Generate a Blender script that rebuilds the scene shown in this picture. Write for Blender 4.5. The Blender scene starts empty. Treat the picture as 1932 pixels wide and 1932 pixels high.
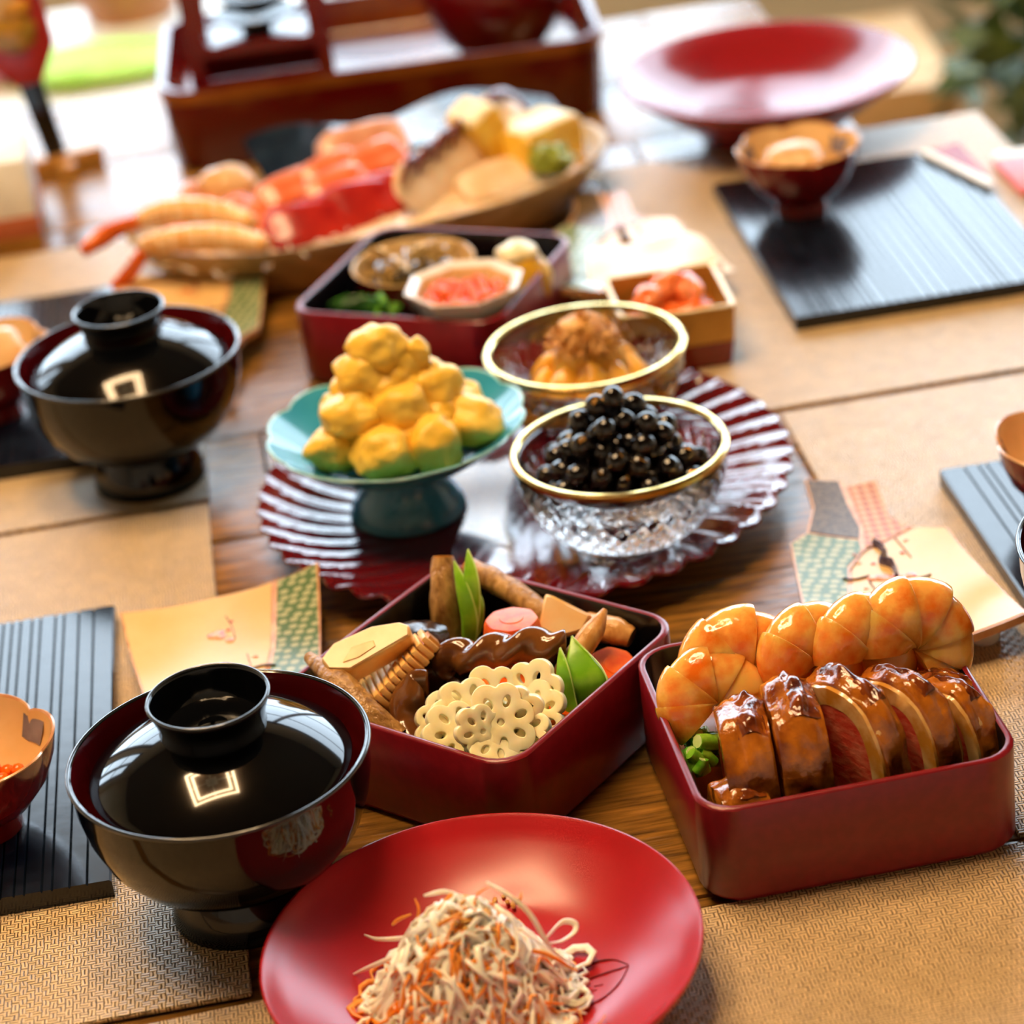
import bpy, bmesh, math, random
from mathutils import Vector, Matrix, noise

rad = math.radians
PI = math.pi
random.seed(11)
SC = bpy.context.scene
COL = SC.collection

# ------------------------------------------------------------------ camera
F_PX, PITCH, CAM_H, ROLL = 4885.7, 0.4848, 0.618, 0.1239
D_ = Vector((0, math.cos(PITCH), -math.sin(PITCH)))
U_ = Vector((0, math.sin(PITCH), math.cos(PITCH)))
R_ = Vector((1, 0, 0))
cam_data = bpy.data.cameras.new('camera')
cam = bpy.data.objects.new('camera', cam_data)
COL.objects.link(cam)
cx_ = R_ * math.cos(ROLL) - U_ * math.sin(ROLL)
cy_ = R_ * math.sin(ROLL) + U_ * math.cos(ROLL)
mw = Matrix((cx_, cy_, -D_)).transposed().to_4x4()
mw.translation = Vector((0, 0, CAM_H))
cam.matrix_world = mw
cam_data.sensor_width = 36
cam_data.lens = F_PX / 1932 * 36
cam_data.clip_start = .02
cam_data.dof.use_dof = True
cam_data.dof.focus_distance = 1.055
cam_data.dof.aperture_fstop = 6.6
SC.camera = cam

# ------------------------------------------------------------------ sky and exposure
SC.view_settings.view_transform = 'Standard'
SC.view_settings.look = 'None'
SC.view_settings.exposure = 0.1
SC.view_settings.gamma = 1
SC.view_settings.use_curve_mapping = False
SC.cycles.max_bounces = 10
SC.cycles.transparent_max_bounces = 12
SC.cycles.caustics_refractive = True
SC.cycles.caustics_reflective = False
SC.cycles.sample_clamp_indirect = 6
SC.cycles.use_denoising = True
world = bpy.data.worlds.new('sky')
SC.world = world
world.use_nodes = True
bg = world.node_tree.nodes['Background']
bg.inputs[0].default_value = (.69, .85, 1.0, 1)
bg.inputs[1].default_value = 9.8
LAMP_STRENGTH = 66


def at(px, py, z):
    """table-side point whose height is z and that the photograph shows at pixel px, py"""
    a = (px - 966) / F_PX
    b = (966 - py) / F_PX
    u = a * math.cos(ROLL) + b * math.sin(ROLL)
    v = -a * math.sin(ROLL) + b * math.cos(ROLL)
    d = D_ + R_ * u + U_ * v
    t = (z - CAM_H) / d.z
    return Vector((0, 0, CAM_H)) + d * t


# ------------------------------------------------------------------ materials
def lin(h):
    h = h.lstrip('#')
    c = [int(h[i:i + 2], 16) / 255 for i in (0, 2, 4)]
    return tuple((x / 12.92 if x <= .04045 else ((x + .055) / 1.055) ** 2.4) for x in c) + (1,)


def M(name, col, rough=.4, metal=0, coat=0, col2=None, vs=60, stretch=(1, 1, 1), lo=.4, hi=.62, bump=None, sss=0, trans=0,
      ior=1.5, emit=0, spec=.5, bstretch=None, detail=4, rnd=0, sssr=.004):
    m = bpy.data.materials.new(name)
    m.use_nodes = True
    nt = m.node_tree
    N, L = nt.nodes, nt.links
    p = N['Principled BSDF']
    p.inputs['Base Color'].default_value = lin(col)
    p.inputs['Roughness'].default_value = rough
    p.inputs['Metallic'].default_value = metal
    p.inputs['IOR'].default_value = ior
    p.inputs['Specular IOR Level'].default_value = spec
    p.inputs['Coat Weight'].default_value = coat
    p.inputs['Coat Roughness'].default_value = .06
    p.inputs['Transmission Weight'].default_value = trans
    if sss:
        p.inputs['Subsurface Weight'].default_value = sss
        p.inputs['Subsurface Scale'].default_value = sssr
        p.inputs['Subsurface Radius'].default_value = (1, .6, .35)
    if emit:
        p.inputs['Emission Color'].default_value = lin(col)
        p.inputs['Emission Strength'].default_value = emit
    tc = N.new('ShaderNodeTexCoord')
    if col2:
        mp = N.new('ShaderNodeMapping')
        mp.inputs['Scale'].default_value = stretch
        L.new(tc.outputs['Object'], mp.inputs[0])
        no = N.new('ShaderNodeTexNoise')
        no.inputs['Scale'].default_value = vs
        no.inputs['Detail'].default_value = detail
        L.new(mp.outputs[0], no.inputs['Vector'])
        cr = N.new('ShaderNodeValToRGB')
        cr.color_ramp.elements[0].position = lo
        cr.color_ramp.elements[1].position = hi
        cr.color_ramp.elements[0].color = lin(col)
        cr.color_ramp.elements[1].color = lin(col2)
        L.new(no.outputs['Fac'], cr.inputs[0])
        out = cr.outputs[0]
        if rnd:
            oi = N.new('ShaderNodeObjectInfo')
            hs = N.new('ShaderNodeHueSaturation')
            mr = N.new('ShaderNodeMapRange')
            mr.inputs['To Min'].default_value = 1 - rnd
            mr.inputs['To Max'].default_value = 1 + rnd
            L.new(oi.outputs['Random'], mr.inputs[0])
            L.new(mr.outputs[0], hs.inputs['Value'])
            L.new(out, hs.inputs['Color'])
            out = hs.outputs[0]
        L.new(out, p.inputs['Base Color'])
    if bump:
        mp2 = N.new('ShaderNodeMapping')
        mp2.inputs['Scale'].default_value = bstretch or stretch
        L.new(tc.outputs['Object'], mp2.inputs[0])
        nb = N.new('ShaderNodeTexNoise')
        nb.inputs['Scale'].default_value = bump[0]
        nb.inputs['Detail'].default_value = 3
        L.new(mp2.outputs[0], nb.inputs['Vector'])
        b = N.new('ShaderNodeBump')
        b.inputs['Strength'].default_value = bump[1]
        b.inputs['Distance'].default_value = bump[2]
        L.new(nb.outputs['Fac'], b.inputs['Height'])
        L.new(b.outputs[0], p.inputs['Normal'])
    return m


def weave_material():
    m = bpy.data.materials.new('woven_mat')
    m.use_nodes = True
    N, L = m.node_tree.nodes, m.node_tree.links
    p = N['Principled BSDF']
    tc = N.new('ShaderNodeTexCoord')

    def math_(op, a, b=None):
        n = N.new('ShaderNodeMath')
        n.operation = op
        for i, v in enumerate((a, b)):
            if v is None:
                continue
            if isinstance(v, (int, float)):
                n.inputs[i].default_value = v
            else:
                L.new(v, n.inputs[i])
        return n.outputs[0]
    wob = N.new('ShaderNodeTexNoise')
    wob.inputs['Scale'].default_value = 220
    L.new(tc.outputs['Object'], wob.inputs['Vector'])
    sep = N.new('ShaderNodeSeparateXYZ')
    L.new(tc.outputs['Object'], sep.inputs[0])
    wx = math_('ADD', sep.outputs[0], math_('MULTIPLY', wob.outputs['Fac'], .0016))
    wy = math_('ADD', sep.outputs[1], math_('MULTIPLY', wob.outputs['Fac'], .0012))
    k = PI / .0015
    sx = math_('ABSOLUTE', math_('SINE', math_('MULTIPLY', wx, k)))
    sy = math_('ABSOLUTE', math_('SINE', math_('MULTIPLY', wy, k)))
    # which thread lies on top: a twill-like parity, broken up by noise
    par = math_('MULTIPLY', math_('SINE', math_('MULTIPLY', wx, k / 2.0)), math_('SINE', math_('MULTIPLY', wy, k / 2.0)))
    par = math_('GREATER_THAN', math_('ADD', par, math_('MULTIPLY', math_('SUBTRACT', wob.outputs['Fac'], .5), 1.9)), 0)
    h = math_('ADD', math_('MULTIPLY', sy, par), math_('MULTIPLY', sx, math_('SUBTRACT', 1.0, par)))
    h = math_('POWER', h, .7)
    cr = N.new('ShaderNodeValToRGB')
    e = cr.color_ramp.elements
    e[0].position, e[1].position = .35, .85
    e[0].color, e[1].color = lin('#4f3719'), lin('#dcbf92')
    L.new(h, cr.inputs[0])
    big = N.new('ShaderNodeTexNoise')
    big.inputs['Scale'].default_value = 90
    big.inputs['Detail'].default_value = 5
    L.new(tc.outputs['Object'], big.inputs['Vector'])
    hs = N.new('ShaderNodeHueSaturation')
    mr = N.new('ShaderNodeMapRange')
    mr.inputs['To Min'].default_value = .72
    mr.inputs['To Max'].default_value = 1.28
    L.new(big.outputs['Fac'], mr.inputs[0])
    L.new(mr.outputs[0], hs.inputs['Value'])
    L.new(cr.outputs[0], hs.inputs['Color'])
    L.new(hs.outputs[0], p.inputs['Base Color'])
    p.inputs['Roughness'].default_value = .36
    b = N.new('ShaderNodeBump')
    b.inputs['Strength'].default_value = .8
    b.inputs['Distance'].default_value = .0006
    L.new(h, b.inputs['Height'])
    L.new(b.outputs[0], p.inputs['Normal'])
    return m


def pattern_material(name, kind, c1, c2, scale):
    m = bpy.data.materials.new(name)
    m.use_nodes = True
    N, L = m.node_tree.nodes, m.node_tree.links
    p = N['Principled BSDF']
    tc = N.new('ShaderNodeTexCoord')
    mp = N.new('ShaderNodeMapping')
    mp.inputs['Scale'].default_value = (1, 1, 0)
    mp.inputs['Location'].default_value = (0, 0, .001)
    L.new(tc.outputs['Object'], mp.inputs[0])
    mix = N.new('ShaderNodeMix')
    mix.data_type = 'RGBA'
    mix.inputs[6].default_value = lin(c1)
    mix.inputs[7].default_value = lin(c2)
    if kind == 'check':
        mp.inputs['Rotation'].default_value = (0, 0, PI / 4)
        t = N.new('ShaderNodeTexChecker')
        t.inputs['Scale'].default_value = scale
        L.new(mp.outputs[0], t.inputs['Vector'])
        L.new(t.outputs['Fac'], mix.inputs[0])
    else:
        t = N.new('ShaderNodeTexVoronoi')
        mp.inputs['Scale'].default_value = (1, 1.25, 0)
        mp.inputs['Rotation'].default_value = (0, 0, .3)
        t.inputs['Scale'].default_value = scale
        t.inputs['Randomness'].default_value = .35
        L.new(mp.outputs[0], t.inputs['Vector'])
        gt = N.new('ShaderNodeMath')
        gt.operation = 'LESS_THAN'
        gt.inputs[1].default_value = .36
        L.new(t.outputs['Distance'], gt.inputs[0])
        L.new(gt.outputs[0], mix.inputs[0])
    L.new(mix.outputs[2], p.inputs['Base Color'])
    p.inputs['Roughness'].default_value = .14
    p.inputs['Specular IOR Level'].default_value = .22
    return m


def glass_material(name, col='#ffffff', rough=.02):
    m = M(name, col, rough, trans=1, ior=1.5)
    return m


def pane_material():
    m = bpy.data.materials.new('window_glass')
    m.use_nodes = True
    N, L = m.node_tree.nodes, m.node_tree.links
    N.remove(N['Principled BSDF'])
    t, g, mx = N.new('ShaderNodeBsdfTransparent'), N.new('ShaderNodeBsdfGlossy'), N.new('ShaderNodeMixShader')
    g.inputs['Roughness'].default_value = .02
    mx.inputs[0].default_value = .06
    L.new(t.outputs[0], mx.inputs[1])
    L.new(g.outputs[0], mx.inputs[2])
    L.new(mx.outputs[0], N['Material Output'].inputs[0])
    return m


X = {}
X['weave'] = weave_material()
X['wood'] = M('table_wood', '#553a18', .24, col2='#a8752f', vs=26, stretch=(1, 9, 1), lo=.32, hi=.72, bump=(60, .5, .0012), bstretch=(.6, 9, 1), rnd=.22)
X['darkwood'] = M('dark_wood', '#4a2a14', .4, col2='#6a3f1e', vs=20, stretch=(8, 1, 1))
X['maroon'] = M('maroon_lacquer', '#5e0d14', .16, coat=.3, col2='#6c1118', vs=30)
X['maroon_satin'] = M('maroon_satin_lacquer', '#74101b', .28, col2='#7d131f', vs=200)
X['black'] = M('black_lacquer', '#040507', .075, col2='#07080b', vs=12, spec=.42)
X['glintrim'] = M('black_rim_with_glint', '#17191d', .2, coat=.5, col2='#202328', vs=60)  # black lacquer lightened to grey, so the rim highlight sits in its colour
X['blackin'] = M('black_inner_lacquer', '#07070a', .22, col2='#0a090c', vs=30)
X['redin'] = M('deep_red_lacquer', '#560a10', .15, col2='#610c12', vs=30)
X['board'] = M('black_ribbed_board', '#0b1018', .17, col2='#141b26', vs=70, bump=(90, .12, .0005))
X['plate'] = M('satin_red_lacquer', '#a3141d', .27, col2='#ab1821', vs=25)
X['engrave'] = M('engraved_line', '#5d0a10', .4, col2='#6a0c12', vs=300)
X['farplate'] = M('far_red_lacquer', '#7e1218', .17, col2='#8b161b', vs=18, bump=(45, .12, .001))
X['tray'] = M('tray_lacquer', '#560910', .07, coat=.3, col2='#5f0b12', vs=20)
X['goldline'] = M('gold_rim', '#d9b66a', .22, metal=1, col2='#f0d794', vs=90)
X['teal'] = M('teal_glaze', '#2f87aa', .12, col2='#3d98ba', vs=35, lo=.35, hi=.7, bump=(30, .06, .001))
X['tealrim'] = M('pale_teal_rim', '#8cc8cc', .18, col2='#b0dcdc', vs=90)
X['glass'] = glass_material('cut_glass')
X['yellow'] = M('chestnut', '#efbd38', .42, col2='#f6d25c', vs=70, sss=.08, bump=(90, .12, .001), lo=.35, hi=.7)
X['paste'] = M('sweet_potato_paste', '#ecb62f', .42, col2='#f4cb52', vs=110, sss=.08, bump=(160, .25, .001), lo=.35, hi=.7)
X['bean'] = M('black_bean', '#070608', .12, coat=.4, col2='#0e0a0c', vs=200)
X['gold'] = M('gold_leaf', '#f0b05a', .25, metal=.8, col2='#f7cf86', vs=300)
X['roe_piece'] = M('herring_roe', '#f0ae34', .3, col2='#f8c860', vs=90, sss=.3, bump=(500, .4, .0008), lo=.35, hi=.7)
X['flake'] = M('bonito_flake', '#c88a3a', .6, col2='#e0b06c', vs=200)
X['ikura'] = M('salmon_egg', '#ee5008', .07, coat=.2, col2='#f8861c', vs=120, sss=.4, sssr=.003)
X['carrot'] = M('carrot', '#e8570a', .38, col2='#f0701e', spec=.3, vs=130, sss=.1, bump=(120, .15, .0008))
X['bamboo'] = M('bamboo_shoot', '#e9ab58', .3, col2='#f2c47c', vs=60, sss=.25, stretch=(1, 1, 2), bump=(120, .15, .0008))
X['bambooface'] = M('bamboo_cut_face', '#f4c68c', .32, col2='#f8d4a2', vs=60, sss=.2)
X['bamboodark'] = M('bamboo_dark_groove', '#a96a26', .4, col2='#bd7d34', vs=90)
X['burdock'] = M('burdock_skin', '#7d5222', .36, col2='#c4975a', vs=65, stretch=(3, 3, 1), lo=.33, hi=.64, bump=(130, .8, .0016), detail=7)
X['burdock_pale'] = M('burdock_pale', '#bd8442', .36, col2='#d9a765', vs=70, stretch=(3, 3, .8), bump=(140, .4, .001))
X['burdock_cut'] = M('burdock_cut_end', '#d8973e', .35, col2='#b97628', vs=220)
X['konjac'] = M('konjac', '#5c3315', .13, coat=.3, col2='#7d4d22', vs=45, sss=.15, bump=(260, .15, .0006))
X['konjacdark'] = M('shiitake', '#24130c', .2, col2='#3d2315', vs=60, bump=(120, .4, .001))
X['lotus'] = M('lotus_root', '#fae9b4', .28, col2='#fcf0cb', vs=110, sss=.35, bump=(160, .12, .0008))
X['seed'] = M('lotus_hole_stain', '#3a2018', .4, col2='#54301f', vs=300)
X['pea'] = M('snow_pea', '#6fae1a', .28, col2='#94c938', vs=80, sss=.15, bump=(120, .12, .0008))
X['peain'] = M('snow_pea_edge', '#b6d968', .3, col2='#c8e489', vs=80)
X['shrimp'] = M('shrimp_shell', '#e8741a', .12, coat=.3, col2='#fdb75c', vs=75, sss=.75, sssr=.014, bump=(120, .55, .0014), lo=.36, hi=.56, detail=9)
X['shrimpband'] = M('shrimp_red_band', '#d8672a', .18, coat=.3, col2='#eda05e', vs=150, sss=.3)
X['skin'] = M('glazed_duck_skin', '#66260a', .15, coat=.35, col2='#c9781f', vs=70, lo=.34, hi=.66, bump=(210, .5, .0016), detail=6)
X['crust'] = M('charred_crust', '#4a1a0b', .16, coat=.3, col2='#8a4214', vs=100, bump=(220, .5, .001))
X['fat'] = M('duck_fat', '#cf8e34', .15, coat=.35, col2='#efc98c', vs=70, sss=.3, bump=(170, .3, .001))
X['meat'] = M('duck_meat', '#d24c3a', .18, coat=.2, col2='#e07a5e', vs=130, sss=.3, stretch=(1, 1, 2), bump=(260, .4, .001))
X['green'] = M('cut_greens', '#4f9a1c', .25, col2='#8cc63c', vs=120, sss=.15)
X['greenpale'] = M('green_stem_end', '#c2dd8c', .3, col2='#d6eaae', vs=120)
X['spinach'] = M('spinach', '#1b4414', .25, col2='#2f661d', vs=120, bump=(180, .4, .001))
X['daikon'] = M('daikon_shred', '#fbf3df', .2, col2='#fffaf0', vs=90, sss=.4, sssr=.003)
X['carrotshred'] = M('carrot_shred', '#f98f2a', .25, col2='#f5a550', vs=90, sss=.3, sssr=.003)
X['sesame'] = M('sesame_seed', '#b9802f', .4, col2='#dfb468', vs=300)
X['cream'] = M('cream_glaze', '#dcb576', .12, col2='#e2bf86', vs=25, spec=.25)
X['creamrim'] = M('cream_rim', '#d9a878', .2, col2='#c78a5c', vs=90)
X['greenpat'] = pattern_material('green_wave_print', 'vor', '#56704a', '#a9ab82', 165)
X['orangepat'] = pattern_material('orange_lattice_print', 'check', '#a9602c', '#cf9a66', 270)
X['brownpat'] = M('brown_print', '#4c3a24', .18, spec=.25, col2='#6f5a3c', vs=500)
X['twig'] = M('painted_branch', '#453d58', .2, col2='#655c78', vs=300)
X['blossom'] = M('painted_blossom', '#c8492c', .2, col2='#e0a060', vs=220)
X['white'] = M('white_porcelain', '#ece6e2', .12, col2='#f5f0ee', vs=20)
X['paper'] = M('white_paper', '#eeeeec', .6, col2='#f7f7f5', vs=50)
X['petal_out'] = M('petal_bowl_red', '#6d0f10', .16, coat=.2, col2='#7c1212', vs=40)
X['petal_in'] = M('petal_bowl_cream', '#dcb377', .2, col2='#e6c28c', vs=40)
X['grey'] = M('grey_motif', '#6a6270', .25, col2='#857d88', vs=60)
X['boxgold'] = M('gold_lacquer_box', '#a9782e', .3, metal=.35, col2='#bd8c3e', vs=40)
X['salmon'] = M('salmon_slice', '#ee6a1e', .2, coat=.2, col2='#f6a06c', vs=55, stretch=(1, 4, 1), sss=.3, lo=.42, hi=.7)
X['salmon_sashimi'] = M('salmon_sashimi', '#dd6a3a', .2, coat=.2, col2='#f0a482', vs=40, stretch=(1, 3, 1), sss=.3, lo=.45, hi=.75)
X['tuna'] = M('tuna', '#9c1716', .2, coat=.2, col2='#bb2c22', vs=50, sss=.3)
X['whitefish'] = M('pink_whitefish', '#c98a6c', .24, col2='#dbab90', vs=50, sss=.3)
X['octopus'] = M('octopus_flesh', '#e8c79e', .24, col2='#f3dcc0', vs=50, sss=.3)
X['octskin'] = M('octopus_skin', '#5a1a1a', .2, coat=.2, col2='#7a2a26', vs=90)
X['scallop'] = M('scallop', '#d3a46a', .24, col2='#e0ba88', vs=50, sss=.3)
X['prawn'] = M('boiled_prawn', '#eaa23e', .2, col2='#f6d9ae', vs=80, stretch=(4, 1, 1), sss=.3, lo=.35, hi=.62)
X['prawntail'] = M('prawn_tail', '#d95a12', .2, col2='#e8772a', vs=90, sss=.2)
X['egg'] = M('rolled_omelette', '#e0ab25', .3, col2='#efc750', vs=60, sss=.25, bump=(120, .2, .001))
X['eggtop'] = M('omelette_pale', '#f0dba0', .35, col2='#f7eac4', vs=60)
X['wasabi'] = M('wasabi', '#7d8a1e', .4, col2='#95a336', vs=120, bump=(200, .4, .001))
X['boat'] = M('boat_wood', '#a0875f', .42, col2='#bba37a', vs=30, stretch=(1, 7, 1))
X['boatback'] = M('dark_blue_glaze', '#16222e', .13, col2='#22323f', vs=30, bump=(45, .3, .002))
X['fish'] = M('dried_fish', '#8b6a30', .16, coat=.3, col2='#d2ae6c', vs=120, lo=.35, hi=.65)
X['kelp'] = M('kelp_strip', '#3a2c12', .15, coat=.3, col2='#5d4a22', vs=120)
X['tasogold'] = M('gold_painting', '#8a4a12', .25, metal=.4, col2='#9c5a1c', vs=30)
X['makie'] = M('lacquer_with_gold', '#5c070b', .16, col2='#7a4212', vs=14, lo=.54, hi=.72)
X['hagored'] = M('paddle_red', '#a5140f', .35, col2='#8c1010', vs=30)
X['hagogold'] = M('paddle_gold_brocade', '#c98a1c', .35, col2='#8c6a10', vs=60)
X['hagocream'] = M('paddle_cream_cloth', '#cfa66c', .6, col2='#dbb884', vs=30)
X['oak'] = M('light_wood', '#a8752f', .45, col2='#bd8a42', vs=25, stretch=(1, 6, 1))
X['salmonbase'] = M('terracotta_base', '#c0694a', .45, col2='#b05e3a', vs=25)
X['pink'] = M('pink_cloth', '#ee8fb0', .7, col2='#f3a6c2', vs=30)
X['pinkpaper'] = M('pink_paper', '#f07a86', .6, col2='#f48f98', vs=30)
X['lime'] = M('lime_cloth', '#a6dc4c', .7, col2='#b8e868', vs=18)
X['linen'] = M('white_linen', '#e4e2da', .75, col2='#efeee8', vs=12)
X['redpaper'] = M('red_paper', '#a32a2a', .5, col2='#8f2024', vs=30)
X['terracotta'] = M('brown_bowl', '#a86a3c', .5, col2='#b87a48', vs=20)
X['wall'] = M('plaster', '#d6cbb8', .85, col2='#cdc1ac', vs=4)
X['wallback'] = M('pale_grey_plaster', '#cfccc2', .85, col2='#c4c2b6', vs=4)
X['ceil'] = M('ceiling_boards', '#5b4936', .8, col2='#6a5640', vs=4, stretch=(1, 8, 1))
X['floor'] = M('floor_board', '#b89468', .4, col2='#c8a578', vs=6, stretch=(1, 8, 1))
X['frame'] = M('window_frame', '#5a4632', .5, col2='#6b5540', vs=12)
X['pane'] = pane_material()
X['lamp'] = M('lamp_diffuser', '#ffd9a6', .5, emit=LAMP_STRENGTH)
X['lampbody'] = M('lamp_body', '#d8d4cc', .5, col2='#e0dcd4', vs=10)
X['leaf'] = M('plant_leaf', '#3c4f1e', .45, col2='#5d6f30', vs=40)
X['soil'] = M('soil', '#2c2118', .9, col2='#3c2e22', vs=80)
X['pot'] = M('grey_pot', '#8a8378', .6, col2='#979084', vs=20)
X['peach'] = M('peach_wood', '#dcb27e', .5, col2='#e6c294', vs=14)
X['garden'] = M('garden_ground', '#76806a', .9, col2='#8a9480', vs=6)


# ------------------------------------------------------------------ mesh helpers
def mk(name, vf, mat, parent=None, loc=None, rot=None, sharp=40, mesh=None):
    if mesh is None:
        mesh = bpy.data.meshes.new(name)
        mesh.from_pydata([tuple(v) for v in vf[0]], [], [tuple(f) for f in vf[1]])
        mesh.validate()
        bm = bmesh.new()
        bm.from_mesh(mesh)
        bmesh.ops.recalc_face_normals(bm, faces=bm.faces)
        bm.to_mesh(mesh)
        bm.free()
        mesh.polygons.foreach_set('use_smooth', [True] * len(mesh.polygons))
        if sharp < 180:
            mesh.set_sharp_from_angle(angle=rad(sharp))
        mesh.materials.append(X[mat] if isinstance(mat, str) else mat)
    o = bpy.data.objects.new(name, mesh)
    COL.objects.link(o)
    if parent is not None:
        o.parent = parent
    if loc is not None:
        o.location = loc
    if rot is not None:
        o.rotation_euler = rot
    return o


def tag(o, label, cat, group=None, kind=None):
    o['label'] = label
    o['category'] = cat
    if group:
        o['group'] = group
    if kind:
        o['kind'] = kind
    return o


def thing(name, label, cat, loc=(0, 0, 0), rot=(0, 0, 0), group=None):
    o = bpy.data.objects.new(name, None)
    COL.objects.link(o)
    o.location = loc
    o.rotation_euler = rot
    o.empty_display_size = .02
    return tag(o, label, cat, group)


def struct(name, vf, mat, parent=None):
    o = mk(name, vf, mat, parent)
    if parent is None:
        o['kind'] = 'structure'
    return o


def dup(root, loc, rot, label=None):
    r = root.copy()
    COL.objects.link(r)
    r.location = loc
    r.rotation_euler = rot
    if label:
        r['label'] = label
    for ch in root.children:
        c = ch.copy()
        COL.objects.link(c)
        c.parent = r
        for g in ch.children:
            d = g.copy()
            COL.objects.link(d)
            d.parent = c
    return r


def join(*vfs):
    V, F = [], []
    for v, f in vfs:
        n = len(V)
        V += [Vector(p) for p in v]
        F += [[i + n for i in q] for q in f]
    return V, F


def xf(vf, m):
    return [m @ Vector(v) for v in vf[0]], vf[1]


def T(x, y, z):
    return Matrix.Translation((x, y, z))


def RX(a, ax):
    return Matrix.Rotation(a, 4, ax)


def box(x0, y0, z0, x1, y1, z1, bev=0):
    bm = bmesh.new()
    bmesh.ops.create_cube(bm, size=1)
    for v in bm.verts:
        v.co = ((x0 + x1) / 2 + v.co.x * (x1 - x0), (y0 + y1) / 2 + v.co.y * (y1 - y0), (z0 + z1) / 2 + v.co.z * (z1 - z0))
    if bev:
        bmesh.ops.bevel(bm, geom=bm.edges[:], offset=bev, segments=2, profile=.6, affect='EDGES')
    return grab(bm)


def grab(bm):
    bm.verts.index_update()
    r = [v.co.copy() for v in bm.verts], [[v.index for v in f.verts] for f in bm.faces]
    bm.free()
    return r


def loft(rings, closed=True, cap0=True, cap1=True):
    V, F = [], []
    n = len(rings[0])
    for r in rings:
        V += [Vector(p) for p in r]
    for k in range(len(rings) - 1):
        for i in range(n if closed else n - 1):
            j = (i + 1) % n
            F.append([k * n + i, k * n + j, (k + 1) * n + j, (k + 1) * n + i])
    if cap0:
        F.append(list(range(n))[::-1])
    if cap1:
        F.append([(len(rings) - 1) * n + i for i in range(n)])
    return V, F


def lathe(prof, n=64, mod=None, cap0=False, cap1=False):
    rings = []
    for r, z in prof:
        ring = []
        for i in range(n):
            a = 2 * PI * i / n
            rr, zz = (r, z) if mod is None else mod(a, r, z)
            ring.append((rr * math.cos(a), rr * math.sin(a), zz))
        rings.append(ring)
    return loft(rings, True, cap0, cap1)


def rsq(hx, hy, c, z, k=6):
    out = []
    for sx, sy, a0 in ((1, 1, 0), (-1, 1, PI / 2), (-1, -1, PI), (1, -1, 1.5 * PI)):
        for i in range(k + 1):
            a = a0 + PI / 2 * i / k
            out.append((sx * (hx - c) + c * math.cos(a), sy * (hy - c) + c * math.sin(a), z))
    return out


def spline(pts, m=6):
    pts = [Vector(p) for p in pts]
    P = [pts[0] * 2 - pts[1]] + pts + [pts[-1] * 2 - pts[-2]]
    out = []
    for i in range(1, len(P) - 2):
        a, b, c, d = P[i - 1], P[i], P[i + 1], P[i + 2]
        for j in range(m):
            t = j / m
            out.append(.5 * ((2 * b) + (c - a) * t + (2 * a - 5 * b + 4 * c - d) * t * t + (3 * b - a - 3 * c + d) * t ** 3))
    out.append(pts[-1])
    return out


def tube(path, r, n=8, flat=1.0, cap=True, twist=0, shape=None, up=None):
    path = [Vector(p) for p in path]
    m = len(path)
    rr = r if isinstance(r, (list, tuple)) else [r] * m
    if len(rr) != m:
        q = []
        for i in range(m):
            t = i / (m - 1) * (len(rr) - 1)
            k = min(int(t), len(rr) - 2)
            q.append(rr[k] + (rr[k + 1] - rr[k]) * (t - k))
        rr = q
    rings = []
    t0 = (path[1] - path[0]).normalized()
    nrm = Vector(up) if up else (Vector((0, 0, 1)) if abs(t0.z) < .9 else Vector((1, 0, 0)))
    for i in range(m):
        t = (path[min(i + 1, m - 1)] - path[max(i - 1, 0)]).normalized()
        nrm = (nrm - t * nrm.dot(t)).normalized()
        b = t.cross(nrm)
        ring = []
        for k in range(n):
            a = 2 * PI * k / n
            s = 1 if shape is None else shape(a, i / (m - 1))
            ca, sa = math.cos(a), math.sin(a) * flat
            if twist:
                w = twist * i / (m - 1)
                ca, sa = ca * math.cos(w) - sa * math.sin(w), ca * math.sin(w) + sa * math.cos(w)
            ring.append(path[i] + (nrm * ca + b * sa) * rr[i] * s)
        rings.append(ring)
    return loft(rings, True, cap, cap)


def prism(poly, z0, z1, bev=0, seg=2):
    bm = bmesh.new()
    b = [bm.verts.new((p[0], p[1], z0)) for p in poly]
    t = [bm.verts.new((p[0], p[1], z1)) for p in poly]
    n = len(poly)
    bm.faces.new(b[::-1])
    bm.faces.new(t)
    for i in range(n):
        bm.faces.new((b[i], b[(i + 1) % n], t[(i + 1) % n], t[i]))
    if bev:
        bmesh.ops.bevel(bm, geom=bm.edges[:], offset=bev, segments=seg, profile=.5, affect='EDGES', clamp_overlap=True)
    bmesh.ops.triangulate(bm, faces=[f for f in bm.faces if len(f.verts) > 4])
    return grab(bm)


def blob(ra, rb, rc, seed=0, amp=.15, freq=1.6, sub=3):
    bm = bmesh.new()
    bmesh.ops.create_icosphere(bm, subdivisions=sub, radius=1)
    off = Vector((seed * 3.17, seed * 1.31, seed * 2.23))
    for v in bm.verts:
        s = 1 + amp * noise.noise(v.co * freq + off) + amp * .4 * noise.noise(v.co * freq * 2.7 + off)
        v.co = Vector((v.co.x * ra, v.co.y * rb, v.co.z * rc)) * s
    return grab(bm)


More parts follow.
